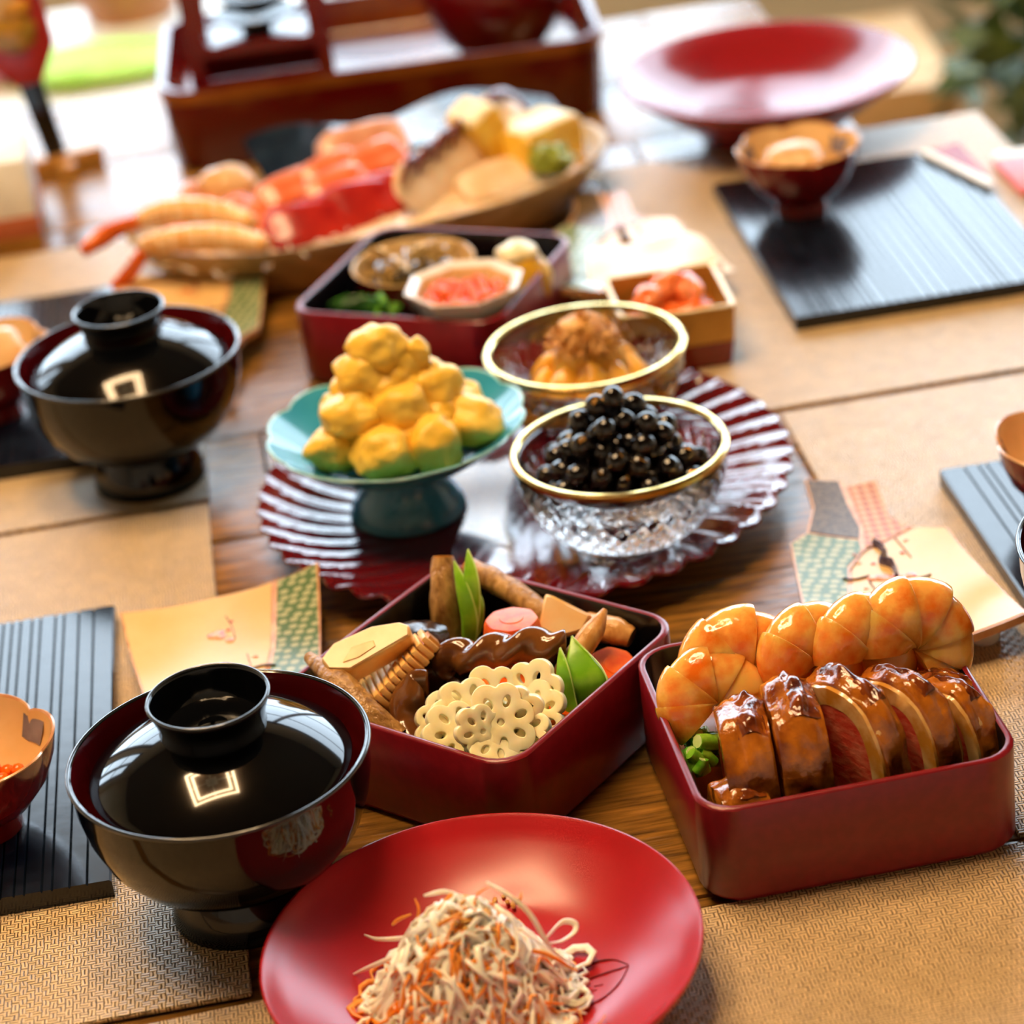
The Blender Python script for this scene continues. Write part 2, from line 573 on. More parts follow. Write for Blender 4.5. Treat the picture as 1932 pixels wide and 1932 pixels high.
def cut_slab(poly, t, bend, step=.008):
    """flat slab cut into a grid so that it can be bent"""
    bm = bmesh.new()
    vs = [bm.verts.new((p[0], p[1], 0)) for p in poly]
    bm.faces.new(vs)
    x0, x1 = min(p[0] for p in poly), max(p[0] for p in poly)
    y0, y1 = min(p[1] for p in poly), max(p[1] for p in poly)
    for ax, a, b in (((1, 0, 0), x0, x1), ((0, 1, 0), y0, y1)):
        q = a + step
        while q < b - .001:
            bmesh.ops.bisect_plane(bm, geom=bm.verts[:] + bm.edges[:] + bm.faces[:], plane_co=Vector(ax) * q, plane_no=ax)
            q += step
    ext = bmesh.ops.extrude_face_region(bm, geom=bm.faces[:])
    for v in ext['geom']:
        if isinstance(v, bmesh.types.BMVert):
            v.co.z += t
    for v in bm.verts:
        v.co.z += bend(v.co.x, v.co.y)
    return grab(bm)


def pile(n, r, rmax, floor, roof, seed, tries=60):
    """greedy heap: each ball is dropped until it touches the dish or a ball below it"""
    rng = random.Random(seed)
    out = []
    for _ in range(n):
        best = None
        for _t in range(tries):
            q = math.sqrt(rng.random()) * rmax
            a = rng.random() * 2 * PI
            x, y = q * math.cos(a), q * math.sin(a)
            z = floor(q) + r * .95
            for (bx, by, bz) in out:
                dd = (bx - x) ** 2 + (by - y) ** 2
                if dd < 3.6 * r * r:
                    z = max(z, bz + math.sqrt(max(3.6 * r * r - dd, 0)))
            if z + r * .6 > roof(q):
                continue
            if best is None or z < best[2]:
                best = (x, y, z)
        if best:
            out.append(best)
    return out


def rnd_rot(rng):
    return (rng.random() * 6.28, rng.random() * 6.28, rng.random() * 6.28)


# ------------------------------------------------------------------ the room
YAW = rad(5)
RXmin, RXmax, RYmin, RYmax, FZ, CZ = -2.3, 2.3, -1.7, 2.75, -.72, 1.75
struct('floor', box(RXmin - .1, RYmin - .1, FZ - .1, RXmax + .1, RYmax + .1, FZ), 'floor')
struct('ceiling', box(RXmin - .1, RYmin - .1, CZ, RXmax + .1, RYmax + .1, CZ + .1), 'ceil')
struct('wall_left', box(RXmin - .1, RYmin, FZ, RXmin, RYmax, CZ), 'wall')
struct('wall_right', box(RXmax, RYmin, FZ, RXmax + .1, RYmax, CZ), 'wall')
struct('wall_front', box(RXmin, RYmin - .1, FZ, RXmax, RYmin, CZ), 'wall')
SILL, HEAD = .02, 1.24
struct('wall_back', join(box(RXmin, RYmax, FZ, RXmax, RYmax + .1, SILL), box(RXmin, RYmax, HEAD, RXmax, RYmax + .1, CZ),
                         box(RXmin, RYmax, SILL, -2.1, RYmax + .1, HEAD), box(2.1, RYmax, SILL, RXmax, RYmax + .1, HEAD),
                         box(-1.45, RYmax, SILL, -1.33, RYmax + .1, HEAD)), 'wallback')
for wi, (wx0, wx1) in enumerate(((-2.1, -1.45), (-1.33, 2.1))):
    w = thing('window_%d' % (wi + 1), 'wide window', 'window', (0, RYmax, 0))
    del w['label'], w['category']
    w['kind'] = 'structure'
    fr = [box(wx0, .02, SILL, wx1, .08, SILL + .05), box(wx0, .02, HEAD - .05, wx1, .08, HEAD)]
    for q in (wx0, wx1 - .05, (wx0 + wx1) / 2 - .025):
        fr.append(box(q, .02, SILL, q + .05, .08, HEAD))
    mk('window_frame', join(*fr), 'frame', w)
    for k in range(2):
        a = wx0 + .05 + k * (wx1 - wx0) / 2
        b = a + (wx1 - wx0) / 2 - .09
        pn = mk('window_pane', box(a - .01, .045, SILL + .04, b + .01, .051, HEAD - .04), 'pane', w)
        for q in (.33, .67):
            zz = SILL + (HEAD - SILL) * q
            mk('muntin', box(a - .01, .035, zz - .01, b + .01, .06, zz + .01), 'frame', w)
    pl = bpy.data.lights.new('daylight_portal', 'AREA')
    pl.shape = 'RECTANGLE'
    pl.size, pl.size_y = wx1 - wx0, HEAD - SILL
    pl.cycles.is_portal = True
    po = bpy.data.objects.new('daylight_portal', pl)
    COL.objects.link(po)
    po.location = ((wx0 + wx1) / 2, RYmax + .12, (SILL + HEAD) / 2)
    po.rotation_euler = (-PI / 2, 0, 0)
struct('ground', box(-12, RYmax + .1, FZ - .25, 12, 25, FZ - .15), 'garden')

# square ring ceiling lamp above the table
lp = thing('ceiling_lamp', 'square double ring ceiling lamp glowing warm above the table', 'lamp', (-.34, 1.12, CZ), (0, 0, rad(12)))
mk('lamp_body', box(-.08, -.08, -.03, .08, .08, 0, .006), 'lampbody', lp)


def sq_ring(h, wv, z0, z1):
    return join(box(-h, -h, z0, h, -h + wv, z1), box(-h, h - wv, z0, h, h, z1), box(-h, -h + wv, z0, -h + wv, h - wv, z1), box(h - wv, -h + wv, z0, h, h - wv, z1))


mk('light_ring', sq_ring(.34, .035, -.07, -.045), 'lamp', lp)
mk('light_ring', sq_ring(.26, .035, -.07, -.045), 'lamp', lp)
mk('lamp_arm', join(box(-.34, -.012, -.045, .34, .012, -.03), box(-.012, -.34, -.045, .012, .34, -.03)), 'lampbody', lp)

# ------------------------------------------------------------------ dining table of planks
TO = (-.2, 1.15, 0)
tb = thing('dining_table', 'brown plank dining table under the whole meal', 'table', TO, (0, 0, YAW))
rng = random.Random(5)
ty0, ty1, tx0, tx1 = -.83, .80, -.75, .51
y = ty0
row = 0
while y < ty1 - .02:
    y2 = min(y + .1225, ty1)
    cuts = [tx0] + sorted([(-.3 + .19 * ((row * 2) % 5) / 2), (.24 + .12 * ((row * 3) % 4) / 2)]) + [tx1]
    for a, b in zip(cuts[:-1], cuts[1:]):
        mk('plank', box(a + .0007, y + .0007, -.03, b - .0007, y2 - .0007, -rng.random() * .0008, .0012), 'wood', tb)
    y = y2
    row += 1
for sx, sy in ((tx0 + .06, ty0 + .06), (tx1 - .06, ty0 + .06), (tx0 + .06, ty1 - .06), (tx1 - .06, ty1 - .06)):
    mk('leg', box(sx - .035, sy - .035, FZ, sx + .035, sy + .035, -.031, .004), 'darkwood', tb)
mk('apron', join(box(tx0 + .05, ty0 + .05, -.1, tx1 - .05, ty0 + .075, -.031), box(tx0 + .05, ty1 - .075, -.1, tx1 - .05, ty1 - .05, -.031)), 'darkwood', tb)

# placemats: corner list in table space
MT = .0022


def mat_piece(label, corners):
    cxm = sum(c[0] for c in corners) / 4
    cym = sum(c[1] for c in corners) / 4
    m_ = RX(-YAW, 'Z')
    loc = [(m_ @ Vector((c[0] - cxm, c[1] - cym, 0))) for c in corners]
    o = mk('placemat', prism([(v.x, v.y) for v in loc], 0, MT, .0006, 1), 'weave', None, (cxm, cym, 0), (0, 0, YAW))
    return tag(o, label, 'placemat', 'woven placemats')


cy5, sy5 = math.cos(YAW), math.sin(YAW)


def tabrect(x0, y0, x1, y1, ox, oy, yw=YAW):
    """rectangle turned with the table about ox, oy"""
    cy5, sy5 = math.cos(yw), math.sin(yw)
    return [(ox + a * cy5 - b * sy5, oy + a * sy5 + b * cy5) for a, b in ((x0, y0), (x1, y0), (x1, y1), (x0, y1))]


# joint points measured on the table
mat_piece('woven tan placemat along the bottom of the photo under the red plate', tabrect(-.16, -.3, .40, -.003, -.119, .8, rad(7.6)))
mat_piece('woven tan placemat on the left under the ribbed board and front lidded bowl', tabrect(-.32, .002, -.003, .424, -.119, .8))
mat_piece('woven tan placemat under the rear lidded bowl', tabrect(-.32, .002, -.003, .405, -.155, 1.2255))
mat_piece('woven tan placemat on the right under the kimono dish with painted branch', tabrect(.0, -.407, .235, -.003, .149, 1.2475))
mat_piece('woven tan placemat at far right under the black board with folded red paper', tabrect(-.03, .003, .235, .40, .149, 1.2475))


# ------------------------------------------------------------------ vessels
def jubako(label, loc, rot, group='square lacquer food boxes', s=.1288, h=.0455, c=.016):
    b = thing('lacquer_box', label, 'box', loc, (0, 0, rot), group)
    a = s / 2
    w = .0035
    out = [rsq(a - .003, a - .003, c - .002, 0), rsq(a - .0015, a - .0015, c, .0012), rsq(a, a, c, .004), rsq(a, a, c, h - .001), rsq(a - .0006, a - .0006, c, h - .0002),
           rsq(a - .0017, a - .0017, c - .001, h), rsq(a - .0028, a - .0028, c - .002, h - .0004)]
    mk('box_wall', loft(out, True, True, False), 'maroon_satin', b)
    inn = [rsq(a - .0028, a - .0028, c - .002, h - .0004), rsq(a - w, a - w, c - w, h - .0012), rsq(a - w, a - w, c - w, .007), rsq(a - w - .003, a - w - .003, c - w - .001, .005)]
    mk('inner_lining', loft(inn, True, False, True), 'blackin', b)
    return b


BM_C, BM_R = Vector((-.0228, .9585, 0)), .1029 + PI / 4
BR_C, BR_R = Vector((.1141, .8877, 0)), PI / 4 - .6718
BK_C, BK_R = Vector((-.0275, 1.3955, 0)), .3517 + PI / 4
ZT = .0016
jubako('maroon lacquer box of simmered vegetables with white lotus root in front', BM_C, BM_R)
jubako('maroon lacquer box filled with shrimp and glazed duck slices', BR_C + Vector((0, 0, MT)), BR_R)
jubako('maroon box with black inside holding small dishes of roe and dried fish', BK_C, BK_R)


def soup_bowl(label, lidlabel, x, y, z0=0.0):
    g = 'black lidded soup bowls'
    b = thing('soup_bowl', label, 'bowl', (x, y, z0), (0, 0, 0), g)
    mk('foot', lathe([(.0235, .006), (.0275, 0), (.0302, 0), (.0307, .0018), (.0292, .009), (.0266, .0165), (.0252, .0200), (.020, .0205)], 72), 'black', b)
    mk('bowl_body', lathe([(.001, .0195), (.0245, .0198), (.034, .0228), (.0445, .0298), (.0520, .0395), (.0565, .0515), (.0585, .062), (.0591, .0720), (.0593, .0738), (.0588, .0746), (.0580, .0742)], 96), 'black', b)
    mk('inner_lining', lathe([(.0580, .0742), (.0574, .071), (.0566, .062), (.054, .048), (.047, .036), (.034, .027), (.001, .024)], 96), 'redin', b)
    mk('rim', lathe([(.0593 + .0009 * math.cos(q), .0740 + .0009 * math.sin(q)) for q in [2 * PI * k / 10 for k in range(11)]], 96), 'glintrim', b)
    l = thing('bowl_lid', lidlabel, 'lid', (x, y, z0), (0, 0, 0), 'black bowl lids')
    R0, z1, ht = .0516, .0686, .0190
    RR = (R0 ** 2 + ht ** 2) / (2 * ht)
    prof = [(.001, z1 + ht - .0022)]
    dome = []
    for i in range(15):
        r = .017 + (R0 - .017) * i / 14
        dome.append((r, z1 + ht - RR + math.sqrt(RR * RR - r * r)))
    under = [(r, zz - .0022) for r, zz in dome]
    prof = [(.001, z1 + ht - .0022)] + under + [(R0 + .0004, z1 - .0006)] + dome[::-1] + [(.001, z1 + ht - .0002)]
    ld = mk('lid_dome', lathe(prof, 96), 'black', l)
    zb = z1 + ht - .0042
    mk('knob_rim', lathe([(.0236 + .0008 * math.cos(q), zb + .0160 + .0008 * math.sin(q)) for q in [2 * PI * k / 10 for k in range(11)]], 80), 'glintrim', ld)
    mk('knob_ring', lathe([(.0205, zb), (.0212, zb + .003), (.0208, zb + .006), (.0222, zb + .0105), (.0236, zb + .0140), (.0241, zb + .0152), (.0239, zb + .0160), (.0233, zb + .0164), (.0227, zb + .0160), (.0224, zb + .0150),
                           (.0210, zb + .010), (.0198, zb + .006), (.0188, zb + .0042), (.012, zb + .0036), (.0001, zb + .0034)], 80), 'black', ld)


soup_bowl('black soup bowl with red inside, in front beside the red plate', 'black domed lid on the front soup bowl by the red plate', -.1256, .8596, MT)
soup_bowl('black soup bowl at the back left beside the ribbed board', 'black domed lid on the soup bowl at the back left', -.1916, 1.2617, MT)
soup_bowl('dark soup bowl cut off by the right edge of the photo', 'dark lid on the bowl cut off at the right edge', .2640, .918, .0110)


# near red plate
def pz(r):
    """height of the plate's upper surface"""
    if r < .045:
        return .0075 + .0012 * (r / .045) ** 2
    t = (r - .045) / (.0822 - .045)
    return .0087 + .0205 * t ** 1.45


PL = Vector((-.0312, .7769, MT))
pl = thing('red_plate', 'glossy red lacquer plate with carved leaf holding shredded salad', 'plate', PL)
prof = [(.001, .003), (.034, .003), (.036, 0), (.039, 0), (.041, .0035)]
prof += [(r, pz(r) - .0055) for r in (.05, .06, .07, .078)] + [(.0818, .0262), (.0828, .0282), (.0826, .0296), (.0818, .0298), (.0806, .0290)]
prof += [(r, pz(r)) for r in (.078, .073, .068, .062, .056, .050, .045, .035, .02, .001)]
plb = mk('plate_body', lathe(prof, 128), 'plate', pl)
# carved leaf: outline and veins sunk as narrow dark grooves that follow the surface


def on_plate(px, py):
    z = .012
    for _ in range(6):
        p = at(px, py, z + MT) - PL
        z = pz(math.hypot(p.x, p.y))
    return Vector((p.x, p.y, z + .00012))


leaf = [[(1186, 1821), (1160, 1812), (1130, 1815), (1105, 1826), (1085, 1845), (1068, 1870)],
        [(1186, 1823), (1172, 1850), (1150, 1875), (1120, 1893), (1085, 1903), (1050, 1905)],
        [(1186, 1823), (1150, 1835), (1110, 1850), (1065, 1880)],
        [(1120, 1862), (1138, 1858)], [(1105, 1872), (1126, 1868)], [(1085, 1886), (1108, 1884)]]
vf = []
for i, ln in enumerate(leaf):
    pts = [on_plate(*q) for q in ln]
    pth = spline(pts, 5) if len(pts) > 2 else pts
    vf.append(tube(pth, [.0003, .0006, .0005, .0003] if i < 3 else .00025, 6, .5))
mk('leaf_engraving', join(*vf), 'engrave', plb)['label'] = 'carved leaf outline in darker red'


# scalloped tray
NPET = 44


def tray_mod(a, r, z):
    if r < .078:
        return r, z
    t = min((r - .078) / .058, 1)
    sw = a + .16 * t * t
    ph = (sw * NPET / (2 * PI)) % 1
    fl = abs(math.sin(PI * ph))
    return r * (1 - .022 * t * t * (1 - fl)), z - .0017 * min(t * 1.6, 1) * fl + .0012 * t


TR = Vector((.0085, 1.180, 0))
tr = thing('scalloped_tray', 'round maroon lacquer tray with fluted scalloped rim under three dishes', 'tray', TR)
prof = [(.001, .0015), (.074, .0015), (.076, 0), (.080, 0), (.082, .003), (.10, .008), (.12, .0125), (.136, .0165), (.1378, .0182), (.1372, .0196), (.135, .0195), (.13, .0180),
        (.122, .0155), (.114, .0131), (.106, .011), (.098, .0093), (.09, .0080), (.084, .0072), (.078, .0062), (.05, .0060), (.001, .006)]
mk('tray_body', lathe(prof, 528, tray_mod), 'tray', tr, sharp=60)
TZ = .0062


# teal compote
CP = Vector((-.0525, 1.1775, TZ))
NW = 12


def comp_mod(a, r, z):
    if r < .045:
        return r, z
    t = (r - .045) / .021
    s = abs(math.sin(a * NW / 2))
    return r * (1 - .035 * t * t * (1 - s) ** 1.5), z + .0016 * t * (s - .4)


cp = thing('footed_dish', 'teal glazed footed dish with scalloped rim holding yellow chestnut mash', 'dish', CP)
mk('pedestal', lathe([(.001, .006), (.022, .004), (.0245, 0), (.0292, 0), (.0302, .0015), (.0292, .006), (.0255, .012), (.0225, .018), (.0215, .0235), (.024, .027), (.001, .0275)], 72), 'teal', cp)
mk('dish_body', lathe([(.001, .0255), (.024, .0262), (.038, .0315), (.052, .0395), (.062, .0465), (.0655, .0495)], 192, comp_mod), 'teal', cp)
mk('dish_inner', lathe([(.0648, .0506), (.061, .0480), (.051, .0415), (.037, .034), (.024, .0302), (.001, .0295)], 192, comp_mod), 'teal', cp)
mk('rim', lathe([(.0655, .0495), (.0664, .0502), (.0662, .0510), (.0655, .0512), (.0648, .0506)], 192, comp_mod), 'tealrim', cp)


# cut glass bowls
def glass_bowl(label, x, y, z0, R0, h):
    k = R0 / .0525
    b = thing('glass_bowl', label, 'bowl', (x, y, z0), (0, 0, 0), 'gold-rimmed cut glass bowls')

    def cut(a, r, z):
        if z < .010 or z > h * .80 or r < .02:
            return r, z
        f = min((z - .010) / .006, (h * .80 - z) / .004, 1)
        d = abs(math.sin(a * 16 + z * 330)) * abs(math.sin(a * 16 - z * 330))
        return r + .0012 * f * (d - .3), z
    outer = [(.001, .0035), (.018, .0035), (.0205, 0), (.0255, 0), (.0262, .0015), (.0245, .005), (.024, .008)]
    n = 26
    prs = []
    for i in range(n + 1):
        t = i / n
        prs.append((.024 + (R0 - .0005 - .024) * math.sin(t * PI / 2) ** .85, .008 + (h - .009) * (1 - math.cos(t * PI / 2)) ** .82))
    inner = []
    zi = .0215
    ins = []
    for i in range(n + 1):
        t = i / n
        ins.append(((R0 - .0034) * math.sin(t * PI / 2) ** .9, zi + (h - .001 - zi) * (1 - math.cos(t * PI / 2)) ** .9))
    ins = [(max(r_, .001), z_) for r_, z_ in ins]
    pr = outer + prs + ins[::-1]
    body = lathe(pr, 256, cut)
    gbo = mk('glass_body', body, 'glass', b, sharp=50)
    mk('gold_rim', lathe([(R0 - .0030, h - .0026), (R0 - .0034, h - .001), (R0 - .0024, h + .0004), (R0 - .0006, h + .0004), (R0 + .0006, h - .0008), (R0 + .0004, h - .0030), (R0 - .0012, h - .0034), (R0 - .0030, h - .0026)], 128), 'goldline', b)

    def floor(q):
        for (r1, z1), (r2, z2) in zip(ins[:-1], ins[1:]):
            if r1 <= q <= r2:
                return z1 + (z2 - z1) * (q - r1) / max(r2 - r1, 1e-6) + max(0, q - .02) * .12
        return zi
    return b, floor


G1 = Vector((.0550, 1.1150, TZ))
G2 = Vector((.0485, 1.2400, TZ))
gb1, fl1 = glass_bowl('gold-rimmed cut glass bowl holding black beans', G1.x, G1.y, G1.z, .0525, .0535)
gb2, fl2 = glass_bowl('gold-rimmed cut glass bowl holding yellow herring roe', G2.x, G2.y, G2.z, .0530, .0520)


def petal_bowl(label, x, y, z0, rot=0, R0=.0385, h=.042):
    b = thing('petal_bowl', label, 'bowl', (x, y, z0), (0, 0, rot), 'small red petal bowls')

    def mod(a, r, z):
        t = max(0, min(1, (r - .016) / (R0 - .016)))
        s = abs(math.cos(3 * a)) ** .6
        return r * (1 - .085 * t * t * (1 - s)), z - .0028 * t ** 3 * (1 - s)
    mk('bowl_body', lathe([(.001, .004), (.0125, .0035), (.0145, 0), (.0172, 0), (.0168, .004), (.0165, .007), (.024, .0125), (.032, .022), (.0368, .033), (R0, h - .001), (R0 + .0002, h)], 120, mod), 'petal_out', b)
    mk('rim', lathe([(R0 + .0002, h), (R0 + .0003, h + .0006), (R0 - .0006, h + .0010), (R0 - .0013, h)], 120, mod), 'creamrim', b)
    mk('inner_lining', lathe([(R0 - .0013, h), (.0352, .033), (.0305, .024), (.0225, .0150), (.012, .0105), (.001, .010)], 120, mod), 'petal_in', b)
    for a0 in (.25, 2.3):
        rings = [[mod(a0 + .42 * k / 8, r_, z_) for k in range(9)] for r_, z_ in ((R0 - .0018, h - .0030), (.0346, .0335), (.0320, .0275))]
        rings = [[(q[0] * math.cos(a0 + .42 * k / 8), q[0] * math.sin(a0 + .42 * k / 8), q[1]) for k, q in enumerate(rg_)] for rg_ in rings]
        mk('flower_motif', loft(rings, False, False, False), 'grey', b)
    return b


BT = .0085   # ribbed board thickness
# ------------------------------------------------------------------ ribbed boards


def ribbed_board(label, corner, w, d, rot, side):
    """corner is the board's near corner on its left (side=1) or right (side=-1)"""
    b = thing('ribbed_board', label, 'board', (corner[0], corner[1], MT), (0, 0, rot), 'black ribbed boards')
    rg = random.Random(3)
    sec = [(0, 0), (w, 0), (w, BT - .001), (w - .001, BT)]
    q = w - .006
    while q > .010:
        g = .0011
        sec += [(q, BT), (q - g * .5, BT - .0011), (q - g, BT)]
        q -= rg.choice((.0042, .0055, .0072, .0072))
    sec += [(.001, BT), (0, BT - .001)]
    sec = [(side * s_[0], s_[1]) for s_ in sec]
    V, Fc = [], []
    n = len(sec)
    for yy in (0, d):
        V += [Vector((s_[0], yy, s_[1])) for s_ in sec]
    for i in range(n):
        j = (i + 1) % n
        Fc.append([i, j, n + j, n + i])
    Fc += [list(range(n)), list(range(n, 2 * n))]
    mk('panel', (V, Fc), 'board', b, sharp=20)
    return b


p0 = at(212, 1668, BT)
ribbed_board('black ribbed board at front left with a red petal bowl on it', (p0.x, p0.y), .165, .232, rad(4.2), -1)
p0 = at(1500, 606, BT)
ribbed_board('black ribbed board at back right reflecting pale sky under a petal bowl', (p0.x, p0.y), .160, .225, rad(4.8), 1)
ribbed_board('black ribbed board at the right edge under the dark bowl', (.238, .880), .160, .262, rad(5.2), 1)
p0 = at(100, 868, BT)
ribbed_board('black ribbed board behind the rear lidded bowl at left', (p0.x + .035, p0.y), .165, .24, rad(4), -1)

# petal bowls and what they hold
PB = [('red petal bowl of salmon roe on the front left board', -.2400, .9270, MT + BT, .25),
      ('red petal bowl of roe on the sky-lit board at back right', .2030, 1.510, MT + BT, .1),
      ('red petal bowl of roe cut off by the right edge', .2680, 1.080, MT + BT, .4),
      ('red petal bowl half hidden behind the rear lidded bowl', -.2860, 1.352, MT + BT, .0)]
for lb, x, y, z, r in PB:
    petal_bowl(lb, x, y, z, r)


def pfloor(q):
    return .0105 + max(0, q - .008) ** 1.5 * 4.6


egg_mesh = None


def roe(x, y, z, n, seed, label, group, rmax=.024, r=.0031, floor=pfloor, top=.026):
    global egg_mesh
    for (a, b, c) in pile(n, r, rmax, floor, lambda q: top - q * .2, seed):
        if egg_mesh is None:
            o = mk('salmon_egg', blob(.0032, .0032, .0031, 1, .03, 1, 2), 'ikura', None, (x + a, y + b, z + c))
            egg_mesh = o.data
        else:
            o = mk('salmon_egg', None, None, None, (x + a, y + b, z + c), mesh=egg_mesh)
        tag(o, label, 'fish egg', group)


roe(PB[0][1], PB[0][2], PB[0][3], 60, 1, 'orange salmon egg in the front left petal bowl', 'salmon roe in the front left bowl')
roe(PB[1][1], PB[1][2], PB[1][3], 42, 2, 'orange salmon egg in the back right petal bowl', 'salmon roe in the back right bowl', top=.030)
roe(PB[2][1], PB[2][2], PB[2][3], 50, 3, 'orange salmon egg in the petal bowl at the right edge', 'salmon roe in the right edge bowl', top=.033)
# pale foods rising out of the rear petal bowls
o = mk('grated_yam', xf(blob(.021, .018, .009, 4, .25), T(0, 0, .009)), 'scallop', None, (PB[1][1] - .002, PB[1][2] + .008, PB[1][3] + .022))
tag(o, 'pale ochre mash heaped in the back right petal bowl', 'mash')
o = mk('grated_yam', xf(blob(.027, .025, .016, 5, .25), T(0, 0, .012)), 'scallop', None, (PB[3][1], PB[3][2], PB[3][3] + .022))
tag(o, 'pale ochre mash in the bowl behind the rear lidded bowl', 'mash')

# ------------------------------------------------------------------ kimono-shaped dishes
KO = (.1735, 1.047)
OUT = [(.1235, .962), (.1750, .966), (.2200, .976), (.2150, 1.010), (.2085, 1.045), (.2040, 1.073), (.1860, 1.0795), (.1800, 1.092), (.1800, 1.126), (.1640, 1.1235), (.1625, 1.1295), (.1455, 1.131),
       (.1452, 1.105), (.1385, 1.083), (.1293, 1.0735), (.1262, 1.02)]
OUT = [(a - KO[0], b - KO[1]) for a, b in OUT]


def kbend(x, y):
    return .0045 * (x / .045) ** 2 * (y / .08) ** 2 + .0025 * (y / .08) ** 2 + .0016 * (x / .045) ** 2


def shrink(poly, d):
    n = len(poly)
    ar = sum(poly[i][0] * poly[(i + 1) % n][1] - poly[(i + 1) % n][0] * poly[i][1] for i in range(n))
    sg = 1 if ar > 0 else -1
    out = []
    for i in range(n):
        p, c, q = Vector(poly[i - 1] + (0,)), Vector(poly[i] + (0,)), Vector(poly[(i + 1) % n] + (0,))
        a, b = (c - p).normalized(), (q - c).normalized()
        na, nb = Vector((-a.y, a.x, 0)) * sg, Vector((-b.y, b.x, 0)) * sg
        m_ = (na + nb)
        m_ = m_ / max(m_.length_squared, .4) * 2
        c = c + m_ * d
        out.append((c.x, c.y))
    return out


def kim(pts):
    return [(a - KO[0], b - KO[1]) for a, b in pts]


GREEN = kim([(.1238, .9622), (.1452, .9638), (.1482, 1.02), (.1530, 1.048), (.1620, 1.062), (.1625, 1.072), (.1388, 1.0825), (.1293, 1.0735), (.1262, 1.02)])
BROWN = kim([(.1388, 1.0825), (.1625, 1.072), (.1650, 1.083), (.1630, 1.105), (.1625, 1.1292), (.1455, 1.1308), (.1452, 1.105)])
ORANGE = kim([(.1625, 1.064), (.1690, 1.0645), (.1900, 1.0775), (.1860, 1.0795), (.1800, 1.092), (.1800, 1.1258), (.1642, 1.1232), (.1650, 1.083)])
CREAM = kim([(.1464, .9640), (.1750, .9662), (.2196, .9764), (.2150, 1.010), (.2085, 1.045), (.2036, 1.0725), (.1905, 1.0770), (.1690, 1.0635), (.1625, 1.062), (.1535, 1.047), (.1490, 1.02)])


def kimono_dish(label, x, y, rot, z0, branch=True):
    d = thing('kimono_dish', label, 'dish', (x, y, z0), (0, 0, rot), 'kimono-shaped ceramic dishes')
    mk('dish_slab', cut_slab(OUT, .0042, lambda a, b: .0085 + kbend(a, b)), 'creamrim', d, sharp=50)
    for nm, pg, mt in (('cream_panel', CREAM, 'cream'), ('green_panel', GREEN, 'greenpat'), ('brown_panel', BROWN, 'brownpat'), ('orange_panel', ORANGE, 'orangepat')):
        pnl = mk(nm, cut_slab(shrink(pg, .0009), .0007, lambda a, b: .0124 + kbend(a, b)), mt, d, sharp=50)
        if nm == 'cream_panel':
            crm = pnl
    ft = []
    for a, b in ((-.035, -.06), (.03, -.055), (-.020, .055), (.016, .012)):
        ft.append((a, b))
    for a, b in ft:
        mk('foot', xf(lathe([(.001, 0), (.007, 0), (.0075, .001), (.0078, .0125), (.001, .0125)], 24), T(a, b, 0)), 'white', d)
    if branch:
        def s(a, b):
            return (a, b, .01345 + kbend(a, b))

        def line(pts, w):
            q = spline([s(*v) for v in pts], 4) if len(pts) > 2 else [s(*v) for v in pts]
            return tube(q, w, 5, .35)
        def pl_(px, py):
            p = at(px, py, .0160)
            return p.x - KO[0], p.y - KO[1]
        ln = lambda pts, w: line([pl_(*q) for q in pts], w)
        mk('painted_branch', join(ln([(1648, 1024), (1668, 1042), (1662, 1060), (1684, 1068), (1692, 1088)], [.0030, .0044, .0038, .0046, .0030]),
                                  ln([(1650, 1030), (1630, 1040), (1604, 1076)], .0005), ln([(1688, 1014), (1704, 1032), (1719, 1050)], .0006),
                                  ln([(1590, 1093), (1615, 1093), (1640, 1086)], .0007), ln([(1712, 1090), (1735, 1090), (1757, 1084)], .0007), ln([(1640, 1096), (1652, 1114)], .0009), line([(-.0035, -.061), (-.006, -.052), (-.0075, -.041)], .0007)), 'twig', crm)
        fl = []
        for px, py, r in ((1620, 1061, .0013), (1648, 1062, .0013), (1702, 1041, .0013), (1709, 1018, .0012), (1612, 1046, .0009), (1662, 1088, .0036), (1645, 1090, .0026), (1700, 1088, .0038), (1718, 1084, .0030), (1690, 1096, .0028), (1634, 1110, .0012), (1680, 1090, .003)):
            u_, v_ = pl_(px, py)
            fl.append(xf(blob(r, r * .9, .0002, int(px), .3, 2, 2), T(*s(u_, v_))))
        for u_, v_, r in ((.0005, -.0475, .0034), (.0030, -.0460, .0026), (-.0005, -.0445, .0026), (-.0058, -.0560, .0012), (-.0045, -.0490, .0012), (-.0050, -.0400, .0024)):
            fl.append(xf(blob(r, r * .9, .0002, int(u_ * 1e5), .3, 2, 2), T(*s(u_, v_))))
        mk('painted_blossom', join(*fl), 'blossom', crm)
    return d


kimono_dish('cream kimono-shaped dish with painted plum branch behind the shrimp', KO[0], KO[1], 0, MT)
kimono_dish('cream kimono-shaped dish partly hidden behind the front lidded bowl', -.141, 1.010, PI + rad(3), MT)
kimono_dish('cream kimono-shaped dish behind the rear lidded bowl', -.180, 1.438, PI + rad(2), MT)
kimono_dish('kimono-shaped dish with folded white paper, beside the small orange-filled box', .093, 1.481, rad(1), MT)
